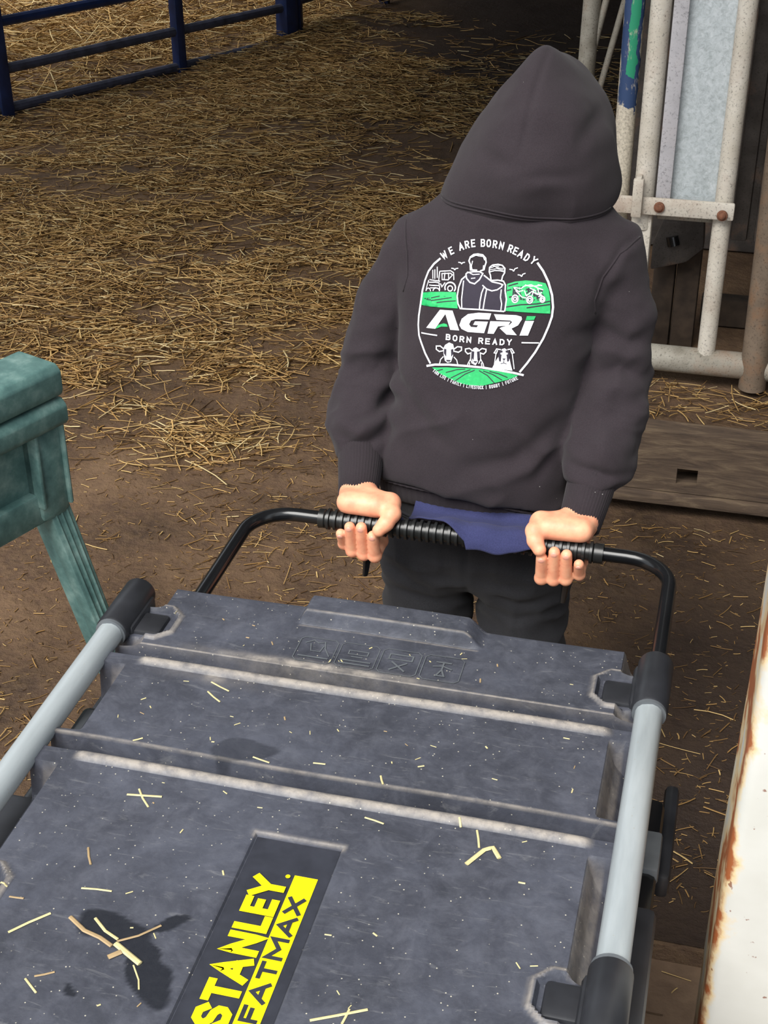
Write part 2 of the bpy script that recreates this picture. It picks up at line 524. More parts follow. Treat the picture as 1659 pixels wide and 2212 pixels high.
# barn shell
def shell():
    b = B()
    b.box(-7.5, 3.2, 0.95, 3.3, 3.6, 3.7); b.box(-7.5, 3.2, 11.0, 13, 3.6, 3.7)
    b.box(-3.7, 3.2, 3.3, 11.0, 3.6, 3.7); b.box(-7.5, -7.2, 3.3, 11.0, 3.6, 3.7)  # unseen roof gap at left, added so sun reaches straw behind the gate
    tag(b.build('ceiling', 'roof', None, None), kind='structure')
    for nm, a in (('wall_left', (-7.6, -7.5, 0.9, 13, -0.2, 3.7)), ('wall_right', (3.2, 3.3, 0.9, 13, -0.2, 3.7)), ('wall_back', (-7.6, 3.3, 13, 13.1, -0.2, 3.7))):
        b = B(); b.box(*a)
        tag(b.build(nm, 'wallgrey', None, None), kind='structure')
    b = B(); b.box(1.3, 3.2, 1.0, 1.14, -0.1, 3.6)
    tag(b.build('wall_front', 'wallgrey', None, None), kind='structure')
shell()

# ------------------------------------------------------------------ white rusty door post on the right
def door_post():
    # rounded face: profile around, extruded up with many rings so the rust can follow the edge
    prof = []
    r = 0.012
    for a in np.linspace(math.pi, 1.5 * math.pi, 8):
        prof.append((0.064 + r + r * math.cos(a), 0.95 + r + r * math.sin(a)))
    prof += [(x, 0.95) for x in np.linspace(0.09, 0.18, 16)]
    prof += [(0.18, 1.07), (0.064, 1.07), (0.064, 0.99)]
    zs = np.linspace(-0.05, 3.6, 240)
    V = [(x + 0.0015 * math.sin(9 * z), y, z) for z in zs for x, y in prof]
    n = len(prof)
    Fq = [(i * n + k, i * n + (k + 1) % n, (i + 1) * n + (k + 1) % n, (i + 1) * n + k) for i in range(len(zs) - 1) for k in range(n)]
    me = arrays_mesh('door_post', V, Fq)
    V = np.array(V)
    e = np.exp(-np.clip(V[:, 0] - 0.066, 0, 1) / 0.007)
    me.attributes.new('edge', 'FLOAT', 'POINT').data.foreach_set('value', e.astype(np.float32))
    o = obj('door_post', me, 'rustwhite', None, 60)
    tag(o, 'white painted steel post streaked with rust at the right edge', 'post')
door_post()

# ------------------------------------------------------------------ timber kerb, ledge and cattle crush (right)
def kerb():
    b = B(); b.box(-0.40, 3.1, 2.80, 4.6, -0.1, 0.185)
    o = b.build('trim_1', 'mud', None, None); tag(o, kind='structure')
    k = empty('timber_kerb', (0.3, 2.74, 0), 'dirty timber plank kerb with a square hole below the crush', 'kerb')
    b = B()
    # plank with a square hole: four pieces round it
    y0, y1 = 2.742, 2.80
    b.box(-0.40, -0.050, y0, y1, 0.048, 0.190); b.box(-0.006, 1.6, y0, y1, 0.048, 0.190)
    b.box(-0.050, -0.006, y0, y1, 0.048, 0.070); b.box(-0.050, -0.006, y0, y1, 0.107, 0.190)
    b.build('plank', 'sleeper', k, None)
    b = B(); b.box(-0.40, 1.6, 2.732, 2.80, 0.018, 0.046, 0.004)
    b.build('plank', 'sleeper', k, 35)
kerb()

def crush():
    c = empty('cattle_crush', (0.0, 3.0, 0.185), 'limewashed steel cattle crush with vertical pipes and a galvanised sheet', 'cattle crush')
    Y = 3.0
    def pipe(nm, x, y, z0, z1, r, mat, x2=None):
        b = B(); b.cyl((0, 0, z0), ((x2 - x) if x2 is not None else 0, 0, z1), r, n=24)
        me = bpy.data.meshes.new(nm); b.bm.to_mesh(me); b.bm.free()
        o = obj(nm, me, mat, None, 35)
        o.location = (x, y, 0)
        o.parent = c
        o.matrix_parent_inverse = Matrix.Translation(-c.location)
        return o
    tag(pipe('pipe', -0.245, 3.03, 0.19, 1.9, 0.021, 'paintpipe'), 'pipe with patches of green and blue paint')
    pipe('pipe', -0.1905, 3.0, 0.55, 1.9, 0.0215, 'galv')
    b = B(); b.box(-0.212, -0.168, 2.985, 3.03, 0.22, 0.60, 0.004); b.build('square_tube', 'galv', c)
    pipe('pipe', -0.0215, 3.0, 0.24, 1.9, 0.0195, 'galv')
    b = B(); b.box(-0.165, -0.134, 2.985, 2.993, 0.62, 1.9, 0.002); b.build('flat_bar', 'flat', c)
    b = B(); b.box(-0.150, -0.03, 3.004, 3.008, 0.60, 1.9, 0.001); b.build('sheet_panel', 'spangle', c)
    b = B(); b.box(-0.27, 0.002, 2.966, 2.976, 0.588, 0.626, 0.004); b.build('slide_bar', 'galv', c)
    b = B(); b.box(-0.212, -0.190, 2.952, 2.966, 0.585, 0.668, 0.003); b.box(-0.207, -0.195, 2.955, 2.99, 0.66, 0.672, 0.002); b.build('clip', 'galv', c)
    for x, z in ((-0.154, 0.608), (-0.022, 0.600)):
        b = B(); b.cyl((x, 2.967, z), (x, 2.959, z), 0.0115, n=14, bev=0.002); b.sphere((x, 2.958, z), 0.008, (1, 0.5, 1)); b.build('bolt', 'rustbolt', c)
    b = B(); b.box(-0.16, -0.035, 3.01, 3.04, 0.566, 0.590, 0.003); b.build('cross_bar', 'galvdirty', c)
    # bottom rail and right-hand posts
    b = B(); b.cyl((-0.40, 3.0, 0.249), (0.9, 3.0, 0.243), 0.030, n=20); b.build('bottom_rail', 'galvdirty', c)
    pipe('pipe', 0.088, 2.99, 0.2, 1.9, 0.030, 'rustpipe', 0.062)
    # stained sheet to the right, open below
    b = B()
    for i in range(9):
        x = 0.0 + i * 0.05
        b.box(x, x + 0.035, 3.10, 3.112, 0.50, 1.9, 0.004); b.box(x + 0.034, x + 0.051, 3.112, 3.122, 0.50, 1.9, 0.002)
    b.build('corrugated_sheet', 'darksheet', c)
    # headlock casting and wooden stub seen through the gap
    b = B()
    b.prism([(-0.17, 0.46), (-0.15, 0.52), (-0.06, 0.525), (-0.055, 0.46), (-0.09, 0.425), (-0.17, 0.40)], 1, 3.14, 3.19, 0.006)
    b.build('yoke_plate', 'darksheet', c)
    b = B(); b.cyl((-0.128, 3.139, 0.485), (-0.122, 3.136, 0.465), 0.014, n=16); b.build('slot', 'blackgloss', c)
    b = B(); b.box(-0.165, -0.115, 3.2, 3.27, 0.19, 0.45, 0.006); b.box(-0.112, -0.058, 3.2, 3.27, 0.19, 0.44, 0.006); b.build('wooden_stub', 'oldwood', c)
    b = B(); b.box(-0.05, 0.9, 3.35, 3.40, 0.19, 0.26, 0.005); b.build('wooden_rail', 'oldwood', c)
    # the far side of the crush
    pipe('pipe', -0.41, 3.6, 0.19, 1.6, 0.022, 'galvdirty', -0.38)
    b = B(); b.cyl((-0.50, 3.6, 0.19), (-0.255, 3.6, 1.45), 0.0085, n=12); b.build('rod', 'galvdirty', c)
    b = B(); b.cyl((-0.47, 3.62, 0.19), (-0.19, 3.62, 1.5), 0.008, n=12); b.build('rod', 'galvdirty', c)
    b = B(); b.box(-0.32, 1.2, 3.9, 3.94, 0.19, 1.9, 0.004); b.build('shade_panel', 'darksheet', c)  # dark panel added to darken the view behind the crush
crush()

# ------------------------------------------------------------------ blue hurdles (left, back)
def hurdles():
    p0 = Vector((-3.014, 5.379, 0)); d = (Vector((-2.249, 6.887, 0)) - p0).normalized()
    def at(s, z): return p0 + d * s + Vector((0, 0, z))
    Lm = (Vector((-2.249, 6.887, 0)) - p0).length
    g = empty('blue_gate', at(0, 0), 'dark blue tubular gate with thick end post at back left', 'gate')
    for s, r in ((0.0, 0.030), (0.98, 0.024), (-1.5, 0.03)):
        b = B(); b.box(-r, r, -r, r, -0.02, 1.2, 0.005, Matrix.Translation(at(s, 0)) @ Matrix.Rotation(math.atan2(d.y, d.x), 4, 'Z')); b.build('upright', 'blue', g)
    b = B(); b.box(-0.04, 0.04, -0.04, 0.04, -0.02, 1.5, 0.006, Matrix.Translation(at(Lm, 0)) @ Matrix.Rotation(math.atan2(d.y, d.x), 4, 'Z')); b.build('end_post', 'blue', g)
    for z in (0.028, 0.188, 0.376, 0.60, 0.84, 1.15):
        b = B(); b.tube([at(-1.5, z), at(Lm, z)], 0.021, 10); b.build('rail', 'bluedirty' if z < 0.3 else 'blue', g)
    p1 = at(Lm, 0) ; q1 = Vector((-1.985, 7.80, 0))
    g2 = empty('blue_gate', q1, 'further blue gate beyond the thick post at back left', 'gate')
    d2 = (q1 - p1).normalized()
    s0 = p1 + d2 * 0.10
    for pt, r in ((s0, 0.02), (q1, 0.026)):
        b = B(); b.box(-r, r, -r, r, -0.02, 1.2, 0.005, Matrix.Translation(pt)); b.build('upright', 'blue', g2)
    for z in (0.02, 0.20, 0.39, 0.62, 0.86, 1.15):
        b = B(); b.tube([s0 + Vector((0, 0, z)), q1 + Vector((0, 0, z))], 0.021, 10); b.build('rail', 'bluedirty' if z < 0.3 else 'blue', g2)
hurdles()

# ------------------------------------------------------------------ straw bedding and litter
STRAW_COLS = np.array([srgb(206, 174, 116)[:3], srgb(188, 152, 96)[:3], srgb(160, 124, 74)[:3], srgb(126, 96, 58)[:3], srgb(98, 72, 44)[:3], srgb(222, 200, 150)[:3]])
def strands(name, P, length, width, label, probs, tilt=0.12, zfun=None, bendy=0.10):
    n = len(P)
    th = rng.normal(0.15, 0.75, n) + np.where(rng.random(n) < 0.35, rng.uniform(0, math.pi, n), 0)
    Ln = length * rng.lognormal(0, 0.45, n)
    wd = width * rng.uniform(0.6, 1.25, n)
    dirs = np.stack([np.cos(th), np.sin(th), rng.normal(0, tilt, n)], -1)
    side = np.stack([-np.sin(th), np.cos(th), np.zeros(n)], -1)
    bend = rng.normal(0, bendy, n) * Ln
    K = 4
    V = np.zeros((n, K, 3, 3), np.float32)
    for k in range(K):
        t = k / (K - 1) - 0.5
        c = P + dirs * (Ln * t)[:, None] + side * (bend * (0.25 - t * t) * 2)[:, None]
        if zfun is not None:
            c[:, 2] = np.maximum(c[:, 2], zfun(c[:, 0], c[:, 1]) + 0.001)
        for j, ang in enumerate((0.3, 2.4, 4.5)):
            off = side * (wd * 0.5 * math.cos(ang))[:, None] + np.array([0, 0, 1.0]) * (wd * 0.5 * math.sin(ang))[:, None]
            V[:, k, j] = c + off
    base = np.arange(n)[:, None] * (K * 3)
    f = []
    for k in range(K - 1):
        for j in range(3):
            f.append(np.concatenate([base + k * 3 + j, base + k * 3 + (j + 1) % 3, base + (k + 1) * 3 + (j + 1) % 3, base + (k + 1) * 3 + j], 1))
    Fq = np.stack(f, 1).reshape(-1, 4)
    me = arrays_mesh(name, V.reshape(-1, 3), Fq)
    ci = rng.choice(len(STRAW_COLS), n, p=probs)
    cc = STRAW_COLS[ci] * rng.uniform(0.75, 1.15, (n, 1))
    cc = np.concatenate([cc, np.ones((n, 1))], 1).astype(np.float32)
    at = me.attributes.new('tint', 'FLOAT_COLOR', 'POINT')
    at.data.foreach_set('color', np.repeat(cc, K * 3, 0).ravel())
    o = obj(name, me, 'straw', None, None)
    tag(o, label, 'straw', kind='stuff')
    return o

def bedding():
    def sample(n, xr, yr, dens, pw=1.0):
        out = []
        tot = 0
        while tot < n:
            x = rng.uniform(*xr, 60000); y = rng.uniform(*yr, 60000)
            keep = rng.random(60000) < dens(x, y)
            out.append(np.stack([x[keep], y[keep]], -1)); tot += keep.sum()
        return np.concatenate(out)[:n]
    Q = sample(52000, (-3.6, 0.0), (2.4, 7.6), straw_density)
    z = ground_h(Q[:, 0], Q[:, 1]) + rng.random(len(Q)) ** 2 * 0.022 * (0.3 + straw_density(Q[:, 0], Q[:, 1])) + 0.002
    P = np.column_stack([Q, z])
    strands('straw_bedding', P, 0.060, 0.0040, 'loose golden straw bedding strewn over the barn floor', [.2, .28, .24, .14, .06, .08], 0.13, ground_h)
    # straw beyond the blue gates, deeper
    def beyond(x, y):
        s = (x + 3.014) * 0.892 - (y - 5.379) * 0.452
        return (s < -0.12) * 1.0
    Q = sample(16000, (-6.2, -1.8), (5.0, 11.0), beyond)
    z = ground_h(Q[:, 0], Q[:, 1]) + rng.random(len(Q)) * 0.10
    strands('deep_straw', np.column_stack([Q, z]), 0.11, 0.0065, 'deep pale straw bed behind the blue gate', [.22, .26, .22, .12, .05, .13], 0.3, ground_h)
    # sparse litter on the mud
    def litter(x, y):
        return (1 - straw_density(x, y)) * (0.15 + 0.85 * sstep(0.45, 0.7, vnoise2(x + 3, y + 5, 3.0))) * (y > 1.56) * ((y < 2.70) | (x < -0.42))
    Q = sample(2300, (-2.2, 0.55), (1.6, 4.2), litter)
    z = ground_h(Q[:, 0], Q[:, 1]) + 0.003
    strands('straw_litter', np.column_stack([Q, z]), 0.026, 0.0026, 'thin scattered straw litter trodden into brown mud', [.1, .2, .25, .25, .18, .02], 0.06, ground_h)
    Q = np.column_stack([rng.uniform(-2.4, 0.6, 16000), rng.uniform(1.56, 4.6, 16000)])
    Q = Q[(Q[:, 1] < 2.70) | (Q[:, 0] < -0.42)]
    strands('chaff', np.column_stack([Q, ground_h(Q[:, 0], Q[:, 1]) + 0.0015]), 0.009, 0.0018, 'fine brown chaff trodden into the muddy floor', [.05, .15, .25, .3, .25, 0], 0.05, ground_h)
    Q = np.column_stack([rng.uniform(-0.38, 0.45, 420), rng.uniform(2.81, 2.99, 420)])
    strands('ledge_straw', np.column_stack([Q, np.full(len(Q), 0.188) + rng.random(len(Q)) * 0.012]), 0.04, 0.0026, 'straw scraps lying on the ledge under the crush', [.14, .24, .24, .24, .1, .04], 0.1)
    Q = np.column_stack([rng.uniform(-0.1, 0.6, 60), rng.uniform(1.0, 1.48, 60)])
    strands('threshold_straw', np.column_stack([Q, np.full(len(Q), -0.031)]), 0.03, 0.0024, 'few straw scraps on concrete threshold by the white post', [.3, .3, .2, .1, .05, .05], 0.03)
bedding()

# ------------------------------------------------------------------ the tool chest
LID_Z = 0.68
CX = -0.313
S_MID = 0.775

GLYPH = {
 'A': [[(0, 0), (.5, 1), (1, 0)], [(.2, .32), (.8, .32)]],
 'B': [[(0, 0), (0, 1), (.7, 1), (.95, .88), (.95, .65), (.7, .53), (0, .53)], [(.7, .53), (1, .4), (1, .13), (.75, 0), (0, 0)]],
 'C': [[(1, .8), (.75, 1), (.25, 1), (0, .8), (0, .2), (.25, 0), (.75, 0), (1, .2)]],
 'D': [[(0, 0), (0, 1), (.6, 1), (1, .75), (1, .25), (.6, 0), (0, 0)]],
 'E': [[(1, 1), (0, 1), (0, 0), (1, 0)], [(0, .52), (.85, .52)]],
 'F': [[(1, 1), (0, 1), (0, 0)], [(0, .5), (.85, .5)]],
 'G': [[(1, .8), (.75, 1), (.25, 1), (0, .8), (0, .2), (.25, 0), (.75, 0), (1, .2), (1, .48), (.55, .48)]],
 'I': [[(.5, 0), (.5, 1)]],
 'K': [[(0, 0), (0, 1)], [(1, 1), (.1, .5), (1, 0)]],
 'L': [[(0, 1), (0, 0), (1, 0)]],
 'M': [[(0, 0), (0, 1), (.5, .35), (1, 1), (1, 0)]],
 'N': [[(0, 0), (0, 1), (1, 0), (1, 1)]],
 'O': [[(.3, 0), (0, .25), (0, .75), (.3, 1), (.7, 1), (1, .75), (1, .25), (.7, 0), (.3, 0)]],
 'R': [[(0, 0), (0, 1), (.7, 1), (1, .85), (1, .62), (.7, .48), (0, .48)], [(.5, .48), (1, 0)]],
 'S': [[(1, .82), (.75, 1), (.25, 1), (0, .84), (0, .66), (.25, .53), (.75, .47), (1, .34), (1, .16), (.75, 0), (.25, 0), (0, .18)]],
 'T': [[(0, 1), (1, 1)], [(.5, 1), (.5, 0)]],
 'U': [[(0, 1), (0, .2), (.25, 0), (.75, 0), (1, .2), (1, 1)]],
 'V': [[(0, 1), (.5, 0), (1, 1)]],
 'W': [[(0, 1), (.22, 0), (.5, .75), (.78, 0), (1, 1)]],
 'X': [[(0, 0), (1, 1)], [(0, 1), (1, 0)]],
 'Y': [[(0, 1), (.5, .48), (1, 1)], [(.5, .48), (.5, 0)]],
 '|': [[(.5, -.05), (.5, 1.05)]],
}

def ribbon(pts, wd, closed=False, ext=True, step=None):
    """2D polyline -> list of quads (each a list of four 2D points), mitred"""
    P = [Vector(p) for p in pts]
    if closed and (P[0] - P[-1]).length > 1e-9:
        P.append(P[0].copy())
    isclosed = (P[0] - P[-1]).length < 1e-9
    if ext and not isclosed:
        P[0] = P[0] + (P[0] - P[1]).normalized() * wd * 0.0
    if step:
        Q = [P[0]]
        for a, b in zip(P, P[1:]):
            k = max(1, int((b - a).length / step))
            for i in range(1, k + 1):
                Q.append(a.lerp(b, i / k))
        P = Q
    n = len(P)
    Lf, Rt = [], []
    for i in range(n):
        if isclosed:
            a = P[i - 1] if i > 0 else P[n - 2]
            b = P[i + 1] if i < n - 1 else P[1]
        else:
            a = P[i - 1] if i > 0 else None
            b = P[i + 1] if i < n - 1 else None
        d0 = (P[i] - a).normalized() if a is not None else None
        d1 = (b - P[i]).normalized() if b is not None else None
        if d0 is None: d0 = d1
        if d1 is None: d1 = d0
        t = (d0 + d1)
        t = t.normalized() if t.length > 1e-6 else d0
        nrm = Vector((-t.y, t.x))
        c = max(0.45, nrm.dot(Vector((-d0.y, d0.x))))
        o = nrm * (wd * 0.5 / c)
        Lf.append(P[i] + o); Rt.append(P[i] - o)
    return [[Rt[i], Rt[i + 1], Lf[i + 1], Lf[i]] for i in range(n - 1)]

def glyph_quads(ch, w_, h_, st, step=None):
    out = []
    for pl in GLYPH[ch]:
        ins = st * 0.5
        pts = [(ins + p[0] * (w_ - st), ins + p[1] * (h_ - st)) for p in pl]
        if len(pts) == 2 or (pts[0] != pts[-1]):
            a, b = Vector(pts[0]), Vector(pts[1])
            pts[0] = tuple(a + (a - b).normalized() * st * 0.5)
            a, b = Vector(pts[-1]), Vector(pts[-2])
            pts[-1] = tuple(a + (a - b).normalized() * st * 0.5)
        out += ribbon(pts, st, step=step)
    return out

def flat_plate(name, polys, to3, th, mat, parent):
    """flat print: polygons (2D lists) lying th above their plane; to3(u,v,h)->xyz"""
    bm = bmesh.new()
    for i, q in enumerate(polys):
        hi = [bm.verts.new(to3(p[0], p[1], th + i * 0.000012)) for p in q]
        f = bm.faces.new(hi); f.normal_update()
        if f.normal.z < 0: f.normal_flip()
    me = bpy.data.meshes.new(name); bm.to_mesh(me); bm.free()
    return obj(name, me, mat, parent, None)

chest = empty('tool_chest', (CX, S_MID, -0.034), 'large black plastic wheeled tool chest with silver side rails', 'tool chest')

def mir(s):
    return 2 * S_MID - s

def lid_height(x, s):
    """z offset, dust 0..1, wet 0..1"""
    e = 0.0012
    def win(a, b, v, k=e):
        return sstep(a - k, a + k, v) * (1 - sstep(b - k, b + k, v))
    H = np.zeros_like(x); D = np.zeros_like(x)
    sm = np.where(s < S_MID, mir(s), s)                 # the lid is symmetric about its middle
    for g0, g1, dep in ((1.119, 1.139, 0.020), (0.960, 0.981, 0.022)):
        H -= dep * win(g0, g1, sm)
        bx = win(-0.553, -0.057, x, 0.006)
        t = np.clip((sm - (g0 - 0.0135)) / 0.0130, 0, 1)
        bead = np.sin(math.pi * t) ** 0.6 * bx
        H += 0.0042 * bead
        D = np.maximum(D, bead * 0.95)
        D = np.maximum(D, 0.7 * win(g1 + 0.0011, g1 + 0.0032, sm, 0.0004))  # painted highlight along the groove's far top edge
    # side pockets between the cross ribs
    xr, xl = -0.056, -0.566
    side = np.maximum(sstep(0, 0.010, x - xr), sstep(0, 0.010, xl - x))
    ramp = np.maximum(np.clip((x - xr) / 0.022, 0, 1), np.clip((xl - x) / 0.022, 0, 1))
    for a, b in ((0.800, 0.934), (0.992, 1.098), (1.142, 1.156), (1.212, 1.30)):
        wnd = win(a, b, sm, 0.004)
        H -= wnd * (0.016 * side + 0.026 * ramp)
        D = np.maximum(D, 0.45 * wnd * (side > 0.05) * (ramp < 0.75))
    # bracket seats
    for a, b in ((1.158, 1.208), (0.752, 0.798)):
        inx = np.maximum(x - (-0.076), -0.546 - x)      # >0 towards the sides
        ch = np.minimum(np.minimum(sm - a, b - sm) if b > S_MID + 0.03 else np.minimum(s - a, b - s), inx * 1.0)
        chc = np.minimum(ch, (np.minimum(s - a, b - s) if b <= S_MID + 0.03 else np.minimum(sm - a, b - sm)) * 0.7 + inx * 0.7 - 0.008)
        H += 0.003 * sstep(-0.008, -0.005, chc) - 0.009 * sstep(-0.002, 0.0015, chc)
        D = np.maximum(D, 0.65 * sstep(-0.009, -0.006, chc) * (1 - sstep(-0.004, -0.002, chc)))
    # label recess
    r = np.minimum(np.minimum(x - (-0.351), -0.269 - x), np.minimum(s - 0.655, 0.895 - s))
    H -= 0.0035 * sstep(-0.0006, 0.0016, r)
    D = np.maximum(D, 0.55 * sstep(-0.004, -0.001, r) * (1 - sstep(0.0, 0.0015, r)) * sstep(0.886, 0.893, s))
    # raised hand-hold block at the far end
    blk = np.minimum(sstep(0, 0.012, x - (-0.413)), 1 - sstep(0, 0.024, x - (-0.227)))
    H += 0.017 * blk * sstep(1.216, 1.2215, s)
    D = np.maximum(D, 0.5 * (blk > 0.6) * win(1.2212, 1.2232, s, 0.0004))  # edge highlight of the block, put into the colour
    D = np.maximum(D, 0.35 * (blk > 0.2) * win(1.2130, 1.2155, s, 0.0006))
    # pale scuff on the first rib
    D = np.maximum(D, np.exp(-(((x + 0.37) / 0.10) ** 2 + ((s - 1.146) / 0.006) ** 2)) * (0.4 + vnoise2(x, s, 90.0)))
    D = np.maximum(D, 0.8 * np.exp(-(((x + 0.46) / 0.05) ** 2 + ((s - 1.103) / 0.010) ** 2)) * vnoise2(x, s, 60.0))
    # slight warp of the moulding
    H += 0.0010 * np.sin(x * 17 + 1) * np.sin(s * 11) * sstep(0.92, 0.97, s)
    # wet patch under the sodden straw
    wx = x + 0.012 * (vnoise2(x, s, 55.0) - 0.5); ws = s + 0.012 * (vnoise2(x + 4, s, 55.0) - 0.5)
    def ell(cx, cy, a, b, th):
        u = (wx - cx) * math.cos(th) + (ws - cy) * math.sin(th); v = -(wx - cx) * math.sin(th) + (ws - cy) * math.cos(th)
        return 1 - sstep(0.92, 1.06, np.sqrt((u / a) ** 2 + (v / b) ** 2))
    Wt = np.maximum(ell(-0.428, 0.757, 0.036, 0.016, -0.2), ell(-0.384, 0.722, 0.042, 0.015, -0.95))
    Wt = np.maximum(Wt, ell(-0.385, 0.772, 0.02, 0.005, 0.5))
    Wt = np.maximum(Wt, ell(-0.438, 0.690, 0.008, 0.004, -0.8))
    Wt = np.maximum(Wt, 0.55 * ell(-0.400, 1.000, 0.034, 0.016, 0.2))
    return H, D, Wt

def make_lid():
    X0, X1, S0, S1 = -0.597, -0.029, 2 * S_MID - 1.254, 1.254
    xs = list(np.arange(X0, X1, 0.0030)) + [X1]
    for f in (-0.566, -0.556, -0.056, -0.046, -0.351, -0.269, -0.413, -0.401, -0.227, -0.203, -0.553, -0.057):
        xs += [f - 0.0014, f, f + 0.0014]
    ss = list(np.arange(0.60, S1, 0.0024)) + list(np.arange(S0, 0.60, 0.006)) + [S1]
    fe = [1.119, 1.139, 0.960, 0.981, 0.800, 0.934, 0.992, 1.098, 1.142, 1.156, 1.212, 1.2215, 1.216]
    fe = fe + [mir(v) for v in fe] + [0.655, 0.895]
    for f in fe:
        ss += [f - 0.0012, f, f + 0.0012]
    def uniq(a, lo, hi):
        a = np.array(sorted(v for v in a if lo <= v <= hi)); k = [a[0]]
        for v in a[1:]:
            if v - k[-1] > 0.0005: k.append(v)
        k[-1] = hi
        return np.array(k)
    xs = uniq(xs, X0, X1); ss = uniq(ss, S0, S1)
    X, S = np.meshgrid(xs, ss)
    H, D, Wt = lid_height(X, S)
    Z = LID_Z + H
    # round the outer rim
    rim = np.minimum(np.minimum(X - X0, X1 - X), np.minimum(S - S0, S1 - S))
    Z = Z - 0.006 * (1 - np.clip(rim / 0.005, 0, 1)) ** 2
    nx, ny = len(xs), len(ss)
    V = np.stack([X, S, Z], -1).reshape(-1, 3)
    idx = np.arange(nx * ny).reshape(ny, nx)
    Fq = np.stack([idx[:-1, :-1], idx[:-1, 1:], idx[1:, 1:], idx[1:, :-1]], -1).reshape(-1, 4)
    # skirt
    loop = np.concatenate([idx[0, :], idx[1:, -1], idx[-1, -2::-1], idx[-2:0:-1, 0]])
    low = V[loop].copy(); low[:, 2] = LID_Z - 0.062
    off = len(V)
    V = np.concatenate([V, low]); n = len(loop)
    k = np.arange(n)
    sk = np.stack([loop[k], off + k, off + (k + 1) % n, loop[(k + 1) % n]], -1)
    Fq = np.concatenate([Fq, sk])
    me = arrays_mesh('lid', V, Fq)
    for nm, A in (('dust_glint', D), ('wet', Wt)):
        at = me.attributes.new(nm, 'FLOAT', 'POINT')
        at.data.foreach_set('value', np.concatenate([A.ravel(), np.zeros(n)]).astype(np.float32))
    return obj('lid', me, 'lid', chest, 32)
lid = make_lid()

def chest_body():
    b = B(); b.box(-0.578, -0.050, mir(1.225), 1.225, 0.10, LID_Z - 0.045, 0.012)
    b.box(-0.590, -0.038, mir(1.236), 1.236, 0.575, LID_Z - 0.058, 0.006)
    for s in (0.40, 0.58, 0.78, 0.97, 1.15):
        b.box(-0.592, -0.036, s - 0.02, s + 0.02, 0.12, 0.60, 0.006)
    body = b.build('body', 'black', chest)
    # wheels at the far end, feet at the near end
    for x in (-0.555, -0.072):
        b = B(); b.cyl((x - 0.024, 1.15, 0.066), (x + 0.024, 1.15, 0.066), 0.10, n=36, bev=0.008)
        o = b.build('wheel', 'rubber', chest)
        b = B(); b.cyl((x - 0.027, 1.15, 0.066), (x + 0.027, 1.15, 0.066), 0.05, n=24, bev=0.004); b.build('wheel_hub', 'greyplastic', o)
        b = B(); b.box(x - 0.03, x + 0.03, 0.36, 0.44, -0.034, 0.11, 0.008); b.build('foot', 'black', chest)
    # rails, on sockets at both ends and the middle
    for x, sg in ((-0.605, 1), (-0.021, -1)):
        for s0, s1 in ((0.80, 1.165), (mir(1.165), mir(0.80))):
            pr = []
            for k in range(16):
                a = 2 * math.pi * k / 16 + 0.2
                r = 0.0142 * (0.95 if (k % 4 in (0,)) else 1.0)
                pr.append((x + r * math.cos(a), LID_Z + r * math.sin(a)))
            b = B(); b.prism(pr, 1, s0, s1); b.build('rail', 'alu', chest, 30)
        for s0, s1 in ((1.152, 1.236), (0.738, 0.812), (mir(1.236), mir(1.152))):
            b = B()
            b.cyl((x, s0, LID_Z), (x, s1, LID_Z), 0.0185, n=28, bev=0.003)
            # arm into the lid
            xa, xb = (x, x + sg * 0.050)
            sc = (s0 + s1) / 2 - (0.012 if s0 > 1 else 0.0)
            b.box(min(xa, xb), max(xa, xb), sc - 0.019, sc + 0.019, LID_Z - 0.022, LID_Z - 0.0015, 0.004)
            b.box(min(xa, xa + sg * 0.022), max(xa, xa + sg * 0.022), s0 + 0.008, s1 - 0.008, LID_Z - 0.035, LID_Z + 0.004, 0.006)
            o = b.build('rail_socket', 'black', chest)
            rg = B(); rg.cyl((x, s0 - 0.003 if s0 > 1 else s1 - 0.001, LID_Z), (x, s0 + 0.002 if s0 > 1 else s1 + 0.003, LID_Z), 0.0172, n=28); rg.build('collar', 'greyplastic', o)
    # latches and clips on the right flank (and their mirror on the left)
    for sg in (1, -1):
        f = lambda x: x if sg > 0 else 2 * CX - x
        def bx(nm, mat, par, x0, x1, *r, bev=0.003):
            q = B(); q.box(min(f(x0), f(x1)), max(f(x0), f(x1)), *r, bev); return q.build(nm, mat, par)
        for s in (1.0, mir(1.0)):
            lt = bx('latch', 'blackgloss', chest, -0.040, 0.006, s - 0.07, s + 0.12, 0.50, 0.60, bev=0.008)
            bx('latch_tongue', 'black', lt, 0.004, 0.0195, s + 0.045, s + 0.185, 0.535, 0.565, bev=0.006)
            bx('latch_plate', 'greyplastic', lt, -0.012, 0.0075, s + 0.01, s + 0.065, 0.585, 0.606, bev=0.004)
        bx('side_rib', 'black', chest, -0.04, 0.010, 0.52, 0.945, 0.50, 0.625, bev=0.007)
chest_body()

